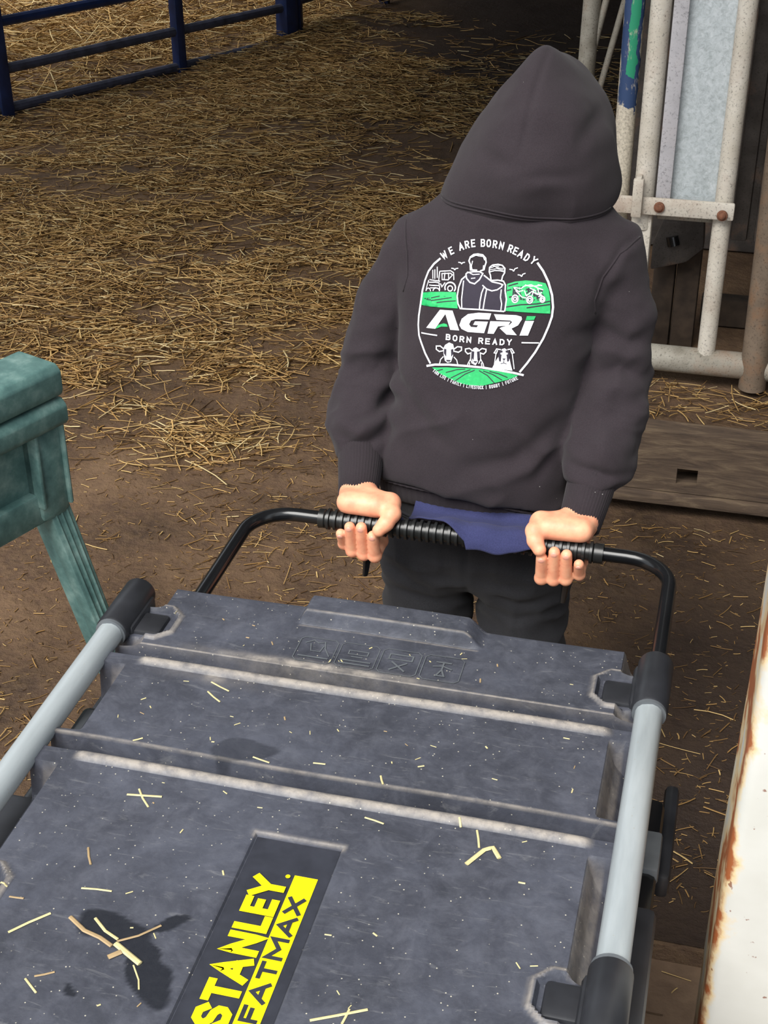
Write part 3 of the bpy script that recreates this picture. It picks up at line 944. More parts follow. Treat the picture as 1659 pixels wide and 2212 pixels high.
def handle():
    hz, gy = 0.564, 1.627
    xl, xr = -0.604, -0.022
    h = B()
    R = 0.060
    path = [(xl, 1.05, hz), (xl, gy - R, hz)]
    for a in np.linspace(0, math.pi / 2, 9)[1:]:
        path.append((xl + R - R * math.cos(a), gy - R + R * math.sin(a), hz))
    path += [(x, gy, hz) for x in np.linspace(xl + R + 0.02, xr - R - 0.02, 24)]
    for a in np.linspace(math.pi / 2, 0, 9)[:]:
        path.append((xr - R + R * math.cos(a), gy - R + R * math.sin(a), hz))
    path += [(xr, 1.05, hz)]
    h.tube(path, 0.0098, 14)
    ho = h.build('handle', 'blackgloss', chest, 40)
    # ribbed rubber grip: collars and rings
    prof = []
    x = -0.511
    prof += [(x, 0.0105), (x, 0.0135), (x + 0.008, 0.0135)]
    x += 0.010
    while x < -0.1136 - 0.014:
        prof += [(x, 0.0118), (x + 0.0014, 0.0118), (x + 0.0022, 0.0152), (x + 0.0058, 0.0152), (x + 0.0068, 0.0118)]
        x += 0.0102
    xe = -0.1136
    prof += [(xe - 0.012, 0.0138), (xe, 0.0138), (xe, 0.0105)]
    n = 28
    V = [(px, gy + r * math.cos(2 * math.pi * k / n), hz + r * math.sin(2 * math.pi * k / n)) for px, r in prof for k in range(n)]
    Fq = [(i * n + k, i * n + (k + 1) % n, (i + 1) * n + (k + 1) % n, (i + 1) * n + k) for i in range(len(prof) - 1) for k in range(n)]
    g = obj('grip', arrays_mesh('grip', V, Fq), 'rubber', ho, 35)
    g['label'] = 'ribbed black rubber grip'
    for x in (-0.441, -0.158):
        b = B(); b.tube([(x, gy + 0.016, hz - 0.012), (x - 0.002, gy + 0.012, hz - 0.04), (x - 0.006, gy + 0.004, hz - 0.088)], [0.010, 0.0115, 0.0065], 10, 0.6)
        b.build('release_lever', 'blackgloss', ho)
handle()

def chest_label():
    zf = LID_Z - 0.0035 + 0.0005
    # text runs away from the viewer (+Y); letter tops point to -X
    def to3(u, v, h):              # u along text, v up the letter
        return (-0.3045 - v, 0.683 + u, zf + h)
    flat_plate('label_plate', [[(-0.025, -0.034), (0.209, -0.034), (0.209, 0.0445), (-0.025, 0.0445)]], lambda u, v, h: (-0.3045 - v, 0.683 + u, LID_Z - 0.0035 + h), 0.0004, 'labelblack', chest)
    polys = []
    u = 0.0
    for ch, wd in zip('STANLEY', (0.0220, 0.0225, 0.0262, 0.0235, 0.0185, 0.0190, 0.0250)):
        for q in glyph_quads(ch, wd, 0.0305, 0.0072, 0.004):
            polys.append([(p[0] + u, p[1]) for p in q])
        u += wd + {'T': -0.0010, 'L': 0.0006, 'E': 0.0004}.get(ch, 0.0024)
    polys.append([(u + 0.001 + 0.0022 * math.cos(a), 0.0022 + 0.0022 * math.sin(a)) for a in np.linspace(0, 2 * math.pi, 13)[:-1]])
    flat_plate('lettering', polys, to3, 0.0004, 'yellow', chest)
    band = [[(0.0, 0), (0.171, 0), (0.171, 0.021), (0.0, 0.021)]]
    def to3b(u, v, h):
        return (-0.2805 - v, 0.683 + u, zf + h)
    flat_plate('lettering_band', band, to3b, 0.0004, 'yellow', chest)
    polys = []
    u = 0.0115
    for ch, wd in zip('FATMAX', (0.0165, 0.0215, 0.0185, 0.0235, 0.0215, 0.0195)):
        for q in glyph_quads(ch, wd, 0.0155, 0.0038, 0.004):
            polys.append([(p[0] + u, p[1] + 0.0028) for p in q])
        u += wd + 0.0026
    flat_plate('lettering', polys, lambda a, b_, h: (lambda t: (t[0], t[1], t[2] + 0.0003))(to3b(a, b_, h)), 0.0003, 'labelblack', chest)
    # four moulded pictogram squares on the far rib
    zt = LID_Z
    for i in range(4):
        x0 = -0.3985 + i * 0.0462; y0 = 1.1515; wd, hh = 0.0420, 0.0425
        def q3(u, v, h, x0=x0, y0=y0):
            return (x0 + u * wd, y0 + v * hh, zt + 0.0003 + h)
        def rr(pts, w_=0.03, cl=False):
            return ribbon(pts, w_, cl)
        P = rr([(.1, 0), (.9, 0), (1, .1), (1, .9), (.9, 1), (.1, 1), (0, .9), (0, .1)], 0.022, True)
        if i == 0:
            P += rr([(.15, .75), (.35, .9), (.5, .8), (.65, .88), (.72, .6), (.9, .3)]); P += rr([(.3, .75), (.38, .45), (.62, .45), (.66, .7)])
            P += rr([(.1, .2), (.9, .2)], .05)
        elif i == 1:
            P += rr([(.25, .55), (.25, .7), (.75, .7), (.75, .55)], .03, True); P += rr([(.35, .45), (.65, .45)], .04); P += rr([(.1, .28), (.9, .28)], .05); P += rr([(.1, .15), (.9, .15)], .05)
        elif i == 2:
            P += rr([(.2, .6), (.2, .8), (.8, .8), (.8, .6)], .04, True); P += rr([(.3, .5), (.7, .15)], .05); P += rr([(.7, .5), (.3, .15)], .05)
        else:
            P += rr([(.3, .75), (.7, .75)], .05); P += rr([(.5, .75), (.5, .45), (.4, .2), (.6, .2), (.5, .45)], .045); P += rr([(.25, .55), (.5, .6), (.75, .5)], .04)
        flat_plate('pictogram', P, q3, 0.0007, 'greyplastic', chest)
chest_label()

# ------------------------------------------------------------------ straw fragments lying on the lid
LONG_LABELS = ['paired straw stub in the middle of the chest lid, left of its dark patch', 'tiny straw near the left end of the second groove', 'straw stub just above the second groove, left of centre', 'straw speck above the second groove, near the middle', 'horizontal straw of the small crossed pair at upper left of the near panel', 'diagonal straw of the small crossed pair at upper left of the near panel', 'flat straw just below the second groove, above the yellow lettering', 'short upright straw just above the second groove at centre', 'upright straw above the bent grass blade', 'tiny upright straw left above the bent grass blade', 'slanting straw just below the first groove at left', 'tiny straw near the right rail on the near panel', 'upright brown straw alone in the left half of the near panel', 'level straw above the wet patch', 'long pale straw left of the wet patch', 'short slanting straw at the lower left corner of the lid', 'brown straw below the wet patch at lower left', 'longer straw of the pair at the bottom edge, right of the yellow lettering', 'upright straw crossing the pair at the bottom edge', 'tiny straw at the left edge of the lid', 'brown straw scrap near the left edge, above the long pale straw']
LONG = [(-0.465,1.077,-0.447,1.064),(-0.509,0.985,-0.501,0.991),(-0.387,0.992,-0.369,0.988),(-0.328,0.998,-0.316,0.999),(-0.484,0.912,-0.451,0.917),(-0.476,0.922,-0.458,0.901),(-0.260,0.936,-0.241,0.932),(-0.260,0.995,-0.255,0.984),(-0.157,0.944,-0.151,0.923),(-0.175,0.952,-0.172,0.944),(-0.467,1.093,-0.444,1.083),(-0.110,0.890,-0.104,0.890),(-0.490,0.839,-0.479,0.820),(-0.475,0.792,-0.448,0.795),(-0.513,0.731,-0.488,0.759),(-0.477,0.690,-0.462,0.679),(-0.471,0.694,-0.457,0.702),(-0.243,0.706,-0.202,0.727),(-0.218,0.709,-0.216,0.724),(-0.545,0.779,-0.538,0.778),(-0.531,0.768,-0.518,0.769)]
def lid_top(x, s):
    a = np.array([[x]]); b = np.array([[s]])
    return LID_Z + float(lid_height(a, b)[0][0, 0])
def fragment(nm, pts, r, mat, label, group=None, flat=0.45):
    P = []
    for i in range(len(pts) - 1):
        for t in np.linspace(0, 1, 4)[(0 if i == 0 else 1):]:
            x = pts[i][0] * (1 - t) + pts[i + 1][0] * t; y = pts[i][1] * (1 - t) + pts[i + 1][1] * t
            P.append((x, y))
    zz = [lid_top(x, y) for x, y in P]
    a, c = zz[0], zz[-1]
    zl = [max(zz[i], a + (c - a) * i / (len(zz) - 1)) + r * flat + 0.0002 for i in range(len(zz))]
    b = B(); b.tube([(p[0], p[1], z) for p, z in zip(P, zl)], r, 6, flat)
    o = b.build(nm, mat, None, None)
    tag(o, label, 'straw', group)
    return o
for i, (x0, y0, x1, y1) in enumerate(LONG):
    ln = math.hypot(x1 - x0, y1 - y0)
    mid = ((x0 + x1) / 2 + random.uniform(-.1, .1) * ln * 0.3, (y0 + y1) / 2 + random.uniform(-.1, .1) * ln * 0.3)
    fragment('straw_fragment', [(x0, y0), mid, (x1, y1)], 0.0010 if ln < 0.03 else 0.0013, 'drystraw' if i not in (12, 16, 20) else 'brownstraw', LONG_LABELS[i], 'straw fragments on the chest lid')
for k in range(70):
    x = random.uniform(-0.55, -0.07); y = random.choice((random.uniform(0.66, 0.94), random.uniform(0.66, 0.94), random.uniform(1.0, 1.10), random.uniform(1.15, 1.21)))
    if -0.36 < x < -0.26 and y < 0.9: continue
    a = random.uniform(0, math.pi); l = random.uniform(0.002, 0.007)
    fragment('straw_fragment', [(x, y), (x + l * math.cos(a), y + l * math.sin(a))], random.uniform(0.0004, 0.0009), 'drystraw' if random.random() < 0.7 else 'brownstraw', 'tiny straw crumb scattered on the chest lid', 'straw crumbs on the chest lid')
fragment('grass_blade', [(-0.158, 0.900), (-0.146, 0.921), (-0.139, 0.926), (-0.131, 0.914)], 0.0022, 'drystraw', 'bent pale grass blade on the right half of the lid')
fragment('straw_stalk', [(-0.470, 0.759), (-0.452, 0.748), (-0.436, 0.744), (-0.423, 0.738)], 0.0020, 'brownstraw', 'thick curved straw stalk ending at the wet patch')
fragment('straw_stalk', [(-0.449, 0.763), (-0.435, 0.752), (-0.421, 0.746)], 0.0014, 'drystraw', 'thin straight straw crossing the top of the wet patch')
fragment('straw_stalk', [(-0.421, 0.744), (-0.406, 0.754), (-0.392, 0.769)], 0.0011, 'brownstraw', 'thin straw pointing right out of the wet patch')
fragment('straw_stalk', [(-0.421, 0.741), (-0.406, 0.733), (-0.393, 0.726)], 0.0026, 'drystraw', 'stubby pale straw inside the wet patch')
fragment('straw_stalk', [(-0.413, 0.734), (-0.421, 0.726)], 0.0026, 'brownstraw', 'short brown husk below the wet straws')
fragment('straw_stalk', [(-0.398, 0.724), (-0.388, 0.711), (-0.384, 0.702)], 0.0007, 'drystraw', 'hair thin straw at the lower end of the wet patch')

# ------------------------------------------------------------------ green plastic trestle (left)
def trestle():
    o0 = Vector((-1.068, 1.905, 0))
    t = empty('trestle', o0, 'weathered green plastic folding trestle at the left edge', 'trestle')
    ax = Vector((-0.36, -0.933, 0)).normalized()           # along the beam, towards the viewer
    M = Matrix.Translation(o0) @ Matrix.Rotation(math.atan2(ax.y, ax.x), 4, 'Z')
    Lb = 0.75                                              # local +X along the beam, +Y to its right
    def part(nm, fn, par=t):
        b = B(); fn(b); return b.build(nm, 'green', par, 35, M @ Matrix.Diagonal((1, 1, 0.965, 1)))
    part('top_rail', lambda b: (b.prism([(-0.052, 0.595), (0.046, 0.595), (0.050, 0.606), (0.050, 0.640), (0.040, 0.652), (-0.046, 0.652), (-0.052, 0.643)], 0, 0.0, Lb, 0.004)))
    part('lower_flange', lambda b: (b.prism([(-0.040, 0.542), (0.048, 0.542), (0.054, 0.550), (0.054, 0.578), (0.044, 0.590), (-0.040, 0.590)], 0, 0.0, Lb, 0.004), b.box(0.02, Lb - .02, -0.03, 0.03, 0.58, 0.60)))
    part('web_panel', lambda b: b.box(0.055, Lb - 0.055, -0.012, 0.012, 0.40, 0.545, 0.002))
    part('bottom_rail', lambda b: b.box(0.03, Lb - 0.03, -0.020, 0.030, 0.365, 0.425, 0.006))
    for s in (0, 1):
        x0, x1 = (0.004, 0.066) if s == 0 else (Lb - 0.066, Lb - 0.004)
        part('end_post', lambda b: (b.box(x0, x1 + 0.004, -0.034, 0.040, 0.366, 0.545, 0.016), b.box(x0, x0 + 0.008, -0.034, 0.045, 0.385, 0.545, 0.004), b.box(x1 - 0.004, x1 + 0.004, -0.034, 0.045, 0.400, 0.545, 0.003)))
        for sd in (1, -1):
            xs = (x0 + 0.002, x1 - 0.012)
            def leg(b):
                # tapering leg, splayed sideways and outwards, with raised ribs down its face
                sx = -0.045 if s == 0 else 0.045
                def ring(z, k):
                    cy = sd * 0.013 + (0.40 - z) / 0.40 * 0.075; cx = (xs[0] + xs[1]) / 2 + sx * (0.40 - z) / 0.40
                    hw = 0.023 * (1 - 0.25 * (0.4 - z) / .4); hd = 0.016
                    return [(cx - hw, cy - hd, z), (cx + hw, cy - hd, z), (cx + hw, cy + hd, z), (cx - hw, cy + hd, z)], cx, cy, hw, hd
                a, ax_, ay_, aw, ad = ring(0.405, 0); c, cx_, cy_, cw, cd = ring(0.0, 0)
                tb = bmesh.new()
                va = [tb.verts.new(p) for p in a]; vc = [tb.verts.new(p) for p in c]
                tb.faces.new(va); tb.faces.new(vc[::-1])
                for i in range(4):
                    tb.faces.new((va[i], va[(i + 1) % 4], vc[(i + 1) % 4], vc[i]))
                bmesh.ops.recalc_face_normals(tb, faces=tb.faces)
                bmesh.ops.bevel(tb, geom=tb.edges[:], offset=0.003, segments=2, affect='EDGES', profile=0.5)
                b.add(tb)
                fx = -1 if s == 0 else 1
                for u in (-0.5, 0.05, 0.6):
                    b.tube([(ax_ + fx * aw, ay_ + u * ad, 0.40), (cx_ + fx * cw, cy_ + u * cd, 0.004)], 0.0032, 6)
                for u in (-0.55, 0.0, 0.55):
                    b.tube([(ax_ + u * aw, ay_ + sd * ad, 0.40), (cx_ + u * cw, cy_ + sd * cd, 0.004)], 0.0032, 6)
            part('leg', leg)
trestle()

# ------------------------------------------------------------------ signed-distance modelling for cloth and skin
def surface_nets(Vv, org, h):
    s = Vv < 0
    nx, ny, nz = Vv.shape
    c = np.zeros((nx - 1, ny - 1, nz - 1), np.int8)
    for dx in (0, 1):
        for dy in (0, 1):
            for dz in (0, 1):
                c += s[dx:nx - 1 + dx, dy:ny - 1 + dy, dz:nz - 1 + dz]
    act = (c > 0) & (c < 8)
    I = np.argwhere(act)
    idx = -np.ones(act.shape, np.int64); idx[act] = np.arange(len(I))
    acc = np.zeros((len(I), 3)); cnt = np.zeros(len(I))
    cor = [(0, 0, 0), (1, 0, 0), (0, 1, 0), (1, 1, 0), (0, 0, 1), (1, 0, 1), (0, 1, 1), (1, 1, 1)]
    edges = [(a, b) for a in range(8) for b in range(a + 1, 8) if sum(abs(cor[a][k] - cor[b][k]) for k in range(3)) == 1]
    for a, b in edges:
        A, Bc = np.array(cor[a]), np.array(cor[b])
        va = Vv[I[:, 0] + A[0], I[:, 1] + A[1], I[:, 2] + A[2]]; vb = Vv[I[:, 0] + Bc[0], I[:, 1] + Bc[1], I[:, 2] + Bc[2]]
        cr = (va < 0) != (vb < 0)
        t = np.where(cr, va / np.where(va == vb, 1, va - vb), 0)
        p = A[None] + (Bc - A)[None] * t[:, None]
        acc += p * cr[:, None]; cnt += cr
    V = (I + acc / np.maximum(cnt, 1)[:, None]) * h + np.array(org)
    F = []
    for ax in range(3):
        sl0 = [slice(None)] * 3; sl1 = [slice(None)] * 3
        sl0[ax] = slice(0, -1); sl1[ax] = slice(1, None)
        a = s[tuple(sl0)]; b = s[tuple(sl1)]
        E_ = np.argwhere(a != b)
        u, v = [k for k in range(3) if k != ax]
        ok = (E_[:, u] > 0) & (E_[:, v] > 0) & (E_[:, u] < Vv.shape[u] - 1) & (E_[:, v] < Vv.shape[v] - 1)
        E_ = E_[ok]
        inside = a[E_[:, 0], E_[:, 1], E_[:, 2]]
        q = []
        for du, dv in ((-1, -1), (0, -1), (0, 0), (-1, 0)):
            D = E_.copy(); D[:, u] += du; D[:, v] += dv
            q.append(idx[D[:, 0], D[:, 1], D[:, 2]])
        q = np.stack(q, -1)
        flip = inside if ax != 1 else ~inside
        q[~flip] = q[~flip][:, ::-1]
        F.append(q)
    F = np.concatenate(F)
    F = F[(F >= 0).all(1)]
    return V, F

def vnormals(V, F):
    n = np.cross(V[F[:, 2]] - V[F[:, 0]], V[F[:, 3]] - V[F[:, 1]])
    N = np.zeros_like(V)
    for k in range(4):
        np.add.at(N, F[:, k], n)
    return N / np.maximum(np.linalg.norm(N, axis=1, keepdims=True), 1e-12)

def relax(V, F, it=2, lam=0.5):
    nb = np.zeros_like(V); E_ = np.concatenate([F[:, [0, 1]], F[:, [1, 2]], F[:, [2, 3]], F[:, [3, 0]]])
    for _ in range(it):
        acc = np.zeros_like(V); ct = np.zeros(len(V))
        np.add.at(acc, E_[:, 0], V[E_[:, 1]]); np.add.at(acc, E_[:, 1], V[E_[:, 0]])
        np.add.at(ct, E_[:, 0], 1); np.add.at(ct, E_[:, 1], 1)
        V = V + lam * (acc / np.maximum(ct, 1)[:, None] - V)
    return V

def grid(lo, hi, h):
    ax = [np.arange(lo[k], hi[k] + h, h, dtype=np.float32) for k in range(3)]
    return np.stack(np.meshgrid(*ax, indexing='ij'), -1)

def smin(a, b, k):
    hh = np.clip(0.5 + 0.5 * (b - a) / k, 0, 1)
    return b * (1 - hh) + a * hh - k * hh * (1 - hh)

def cone(P, a, b, ra, rb):
    a = np.array(a, np.float32); b = np.array(b, np.float32)
    ab = b - a
    t = np.clip(((P - a) @ ab) / (ab @ ab), 0, 1)
    return np.linalg.norm(P - a - t[..., None] * ab, axis=-1) - (ra + (rb - ra) * t)

def chain(P, pts, rads, k=0.0):
    d = None
    for i in range(len(pts) - 1):
        c = cone(P, pts[i], pts[i + 1], rads[i], rads[i + 1])
        d = c if d is None else (smin(d, c, k) if k else np.minimum(d, c))
    return d

def ellip(P, c, r):
    q = (P - np.array(c, np.float32)) / np.array(r, np.float32)
    k0 = np.linalg.norm(q, axis=-1)
    k1 = np.linalg.norm(q / np.array(r, np.float32), axis=-1)
    return k0 * (k0 - 1) / np.maximum(k1, 1e-6)

def loft(P, tab, p=2.4, grow=0.0, lo=None, hi=None, rnd=0.01):
    tab = np.array(tab)
    zz = np.linspace(tab[0, 0], tab[-1, 0], 160)
    cols = []
    for c in range(1, 5):
        v = np.interp(zz, tab[:, 0], tab[:, c])
        ker = np.exp(-np.linspace(-2, 2, 17) ** 2); ker /= ker.sum()
        vp = np.pad(v, 8, mode='reflect', reflect_type='odd')
        cols.append(np.convolve(vp, ker, 'valid'))
    z = P[..., 2]
    xl, xr, yc, b = [np.interp(z, zz, c) for c in cols]
    a = np.maximum((xr - xl) / 2 + grow, 0.002); b = np.maximum(b + grow, 0.002); cx = (xl + xr) / 2
    u = np.abs(P[..., 0] - cx) / a; v = np.abs(P[..., 1] - yc) / b
    k = (u ** p + v ** p) ** (1 / p)
    g = np.sqrt((u / a) ** 2 + (v / b) ** 2) / np.maximum(np.sqrt(u * u + v * v), 1e-5)
    d = (k - 1) / np.maximum(g, 1e-4)
    lo = tab[0, 0] if lo is None else lo; hi = tab[-1, 0] if hi is None else hi
    e = np.maximum(lo - z, z - hi)
    return np.maximum(d, e) + np.where((d > -rnd) & (e > -rnd), (np.hypot(np.maximum(d + rnd, 0), np.maximum(e + rnd, 0)) - rnd) - np.maximum(d, e), 0)

FOLDS = [([(-0.438,0.941),(-0.422,0.906),(-0.419,0.876)],-3,6),
([(-0.409,0.907),(-0.401,0.859),(-0.411,0.796)],-4,10),
([(-0.105,0.939),(-0.137,0.925),(-0.159,0.886),(-0.163,0.844)],-3,6),
([(-0.420,0.728),(-0.386,0.696),(-0.350,0.661)],-3,12),
([(-0.397,0.730),(-0.359,0.699),(-0.318,0.664)],3,14),
([(-0.322,0.634),(-0.252,0.649),(-0.189,0.701)],-4,13),
([(-0.223,0.616),(-0.206,0.645),(-0.187,0.676)],-4,9),
([(-0.282,0.613),(-0.231,0.635),(-0.202,0.661)],3,10),
([(-0.500,0.640),(-0.463,0.643),(-0.433,0.658)],-6,9),
([(-0.495,0.681),(-0.458,0.678),(-0.420,0.715)],-6,10),
([(-0.461,0.743),(-0.433,0.726),(-0.415,0.725)],-5,9),
([(-0.496,0.713),(-0.467,0.729),(-0.448,0.754)],-4,11),
([(-0.511,0.662),(-0.477,0.658),(-0.437,0.674)],5,9),
([(-0.479,0.705),(-0.446,0.702),(-0.419,0.731)],5,10),
([(-0.482,0.776),(-0.451,0.805),(-0.434,0.856)],3,14),
([(-0.164,0.751),(-0.124,0.767),(-0.088,0.748)],-6,10),
([(-0.186,0.817),(-0.141,0.809),(-0.118,0.793),(-0.086,0.809)],-5,11),
([(-0.178,0.651),(-0.140,0.647),(-0.105,0.637)],-6,8),
([(-0.159,0.868),(-0.144,0.905),(-0.111,0.931)],3,14),
([(-0.175,0.781),(-0.132,0.789),(-0.088,0.775)],5,11),
([(-0.172,0.681),(-0.137,0.707),(-0.095,0.724)],-3,13),
([(-0.177,0.635),(-0.142,0.629),(-0.107,0.630)],6,9),
([(-0.142,0.735),(-0.122,0.743),(-0.092,0.728)],4,10),
([(-0.389,0.972),(-0.340,0.973),(-0.290,0.962)],2,14),
([(-0.253,0.965),(-0.199,0.961),(-0.155,0.945)],2,14),
([(-0.500,0.600),(-0.470,0.606),(-0.440,0.620)],5,7)]
HOOD_FOLDS = [([(-0.257,1.177),(-0.265,1.131),(-0.270,1.086),(-0.275,1.052)],-2.5,4),
([(-0.338,1.048),(-0.301,1.042),(-0.270,1.035)],-2,9),
([(-0.293,1.016),(-0.240,1.028),(-0.197,1.023)],-2.5,9),
([(-0.206,1.056),(-0.191,1.080),(-0.175,1.097)],-3,12),
([(-0.329,1.088),(-0.299,1.095),(-0.276,1.108)],-2,10)]
def fold_offset(V, N, folds):
    off = np.zeros(len(V))
    w_back = sstep(0.25, -0.35, N[:, 1])
    Q = V[:, [0, 2]]
    for pl, am, wd in folds:
        pl = np.array(pl); best = np.full(len(V), 9.0); tt = np.zeros(len(V))
        n = len(pl) - 1
        for i in range(n):
            a, b = pl[i], pl[i + 1]; ab = b - a
            t = np.clip((Q - a) @ ab / (ab @ ab), 0, 1)
            d = np.linalg.norm(Q - a - t[:, None] * ab, axis=1)
            u = d < best; best = np.where(u, d, best); tt = np.where(u, (i + t) / n, tt)
        off += am * 0.0016 * np.exp(-(best / (wd * 0.001)) ** 2) * (0.35 + 0.65 * np.sin(math.pi * tt)) * w_back
    return off

person = empty('person', (-0.32, 1.80, 0.0), 'child in dark hooded sweatshirt facing away, both hands behind on the chest handle', 'person')

TORSO = [(.530,-.466,-.186,1.785,.086),(.556,-.474,-.178,1.787,.096),(.60,-.468,-.178,1.793,.102),(.66,-.452,-.180,1.802,.106),(.72,-.442,-.178,1.815,.106),(.80,-.440,-.166,1.832,.102),(.86,-.446,-.145,1.846,.098),(.90,-.438,-.140,1.855,.09),(.935,-.418,-.157,1.862,.086),(.96,-.395,-.167,1.868,.086),(.985,-.37,-.185,1.875,.07)]
HOOD = [(.952,-.385,-.165,1.872,.080),(.964,-.396,-.154,1.878,.098),(.985,-.392,-.153,1.885,.114),(1.02,-.375,-.160,1.90,.135),(1.055,-.357,-.169,1.912,.135),(1.09,-.335,-.186,1.918,.122),(1.12,-.312,-.214,1.918,.092),(1.14,-.297,-.236,1.915,.06),(1.150,-.287,-.247,1.912,.036),(1.162,-.273,-.260,1.910,.010)]
SL = [(-.420,1.856,.880),(-.466,1.845,.807),(-.484,1.83,.732),(-.492,1.803,.664),(-.485,1.766,.638),(-.482,1.749,.628)]
SLr = [.050,.044,.042,.047,.047,.043]
SR = [(-.158,1.858,.893),(-.131,1.845,.819),(-.134,1.83,.741),(-.138,1.793,.680),(-.140,1.757,.651),(-.142,1.740,.639)]
SRr = [.050,.042,.048,.050,.049,.045]

def make_hoodie():
    h = 0.004
    P = grid((-.57, 1.63, .50), (-.05, 2.0, 1.01), h)
    d = loft(P, TORSO, 2.5, rnd=.012)
    cut = (.546 - .016 * (P[..., 0] + .33) / .14 + (1.787 - P[..., 1]) * .40 - P[..., 2]) * .92
    d = np.maximum(d, cut)
    sh = np.minimum(cone(P, (-.275, 1.868, .945), (-.420, 1.856, .888), .044, .050), cone(P, (-.275, 1.868, .945), (-.158, 1.858, .900), .044, .050))
    d = smin(d, sh, .03)
    d = smin(d, chain(P, SL, SLr, .012), .006)
    d = smin(d, chain(P, SR, SRr, .012), .006)
    V, F = surface_nets(d, (P[0, 0, 0]), h)
    V = relax(V, F, 3)
    N = vnormals(V, F)
    off = fold_offset(V, N, FOLDS)
    emb = np.exp(-(((V[:, 0] + .309) / .10) ** 2 + ((V[:, 2] - .844) / .10) ** 2) ** 3) * (N[:, 1] < 0)
    arm = sstep(.135, .17, np.abs(V[:, 0] + .305))
    nz = (vnoise3(V * np.array([1, 1, 1.6]), 24) - .5) * .006 * (0.35 + arm) + (vnoise3(V, 55) - .5) * .0025 * (0.3 + arm)
    # bunched cloth: ridged wrinkles round the sleeves, oblique drags in the small of the back
    def ridge(Q, f):
        return 1 - np.abs(2 * vnoise3(Q, f) - 1)
    low = sstep(.84, .70, V[:, 2])
    sl = arm * (.3 + .7 * low)
    rz = V[:, 2] + .35 * V[:, 0] * np.sign(V[:, 0] + .305) + .25 * V[:, 1]
    Qs = np.stack([V[:, 0] * .45, V[:, 1] * .45, rz], -1)
    wr = (ridge(Qs, 26) ** 2 - .35) * .0085 * sl + (ridge(Qs + 3.3, 52) ** 2 - .35) * .0030 * sl
    bk = (1 - arm) * sstep(.76, .68, V[:, 2]) * (N[:, 1] < .3)
    Qb = np.stack([V[:, 0] * .8 + V[:, 2] * .55, V[:, 1] * .3, V[:, 2] * 1.0 - V[:, 0] * .5], -1)
    wr = wr + (ridge(Qb, 19) ** 2 - .35) * .0070 * bk
    up = (1 - arm) * sstep(.90, .94, V[:, 2])
    wr = wr + (ridge(V * np.array([.6, .6, 1.3]), 22) ** 2 - .35) * .0030 * up
    V = V + N * (off + (nz + wr) * (1 - .9 * emb))[:, None]
    V = relax(V, F, 1, .4)
    return V, F
HV, HF = make_hoodie()
hoodie = obj('hoodie', arrays_mesh('hoodie', HV, HF), 'hoodie', person, True)
hoodie['label'] = 'charcoal hooded sweatshirt with a round print on the back'

HB = BVHTree.FromPolygons([Vector(v) for v in HV], [tuple(f) for f in HF])
for pl in ([(-.449, .955), (-.438, .930), (-.428, .900), (-.424, .870), (-.430, .845)], [(-.118, .930), (-.140, .918), (-.158, .890), (-.166, .860), (-.164, .835)]):
    pts = []
    for (xa, za), (xb, zb) in zip(pl, pl[1:]):
        for t in np.linspace(0, 1, 7)[:-1]:
            hit = HB.ray_cast(Vector((xa + (xb - xa) * t, 1.4, za + (zb - za) * t)), Vector((0, 1, 0)))
            if hit[0] is not None: pts.append(hit[0])
    if len(pts) > 4:
        b = B(); b.tube(pts, .0014, 6); b.build('seam', 'hoodrib', hoodie, True)

def make_hood():
    h = 0.0035
    P = grid((-.43, 1.72, .92), (-.12, 2.09, 1.19), h)
    d = loft(P, HOOD, 2.15, rnd=.012)
    cav = ellip(P, (-.272, 2.02, 1.01), (.082, .12, .105))
    d = np.maximum(d, -cav)
    V, F = surface_nets(d, P[0, 0, 0], h)
    V = relax(V, F, 3); N = vnormals(V, F)
    off = fold_offset(V, N, HOOD_FOLDS) + (vnoise3(V, 22) - .5) * .006 + ((1 - np.abs(2 * vnoise3(V * np.array([.7, .7, 1.2]), 17) - 1)) ** 2 - .35) * .0045
    V = relax(V + N * off[:, None], F, 1, .4)
    o = obj('hood', arrays_mesh('hood', V, F), 'hoodie', hoodie, True)
    # double-stitched seam round the base of the hood
    bv = BVHTree.FromPolygons([Vector(v) for v in V], [tuple(f) for f in F])
    for dz in (0.0, 0.0045):
        pts = []
        for t in np.linspace(0, 1, 46):
            x = -.390 + t * (.390 - .160)
            z = .970 - .004 * t + .005 * math.sin(t * math.pi) + .003 * math.sin(t * 7) - dz
            hit = bv.ray_cast(Vector((x, 1.5, z)), Vector((0, 1, 0)))
            if hit[0] is not None: pts.append(hit[0] + Vector((0, -.0004, 0)))
        if len(pts) > 5:
            b = B(); b.tube(pts, .0013, 6); b.build('seam', 'hoodrib', o, True)
    return o
make_hood()

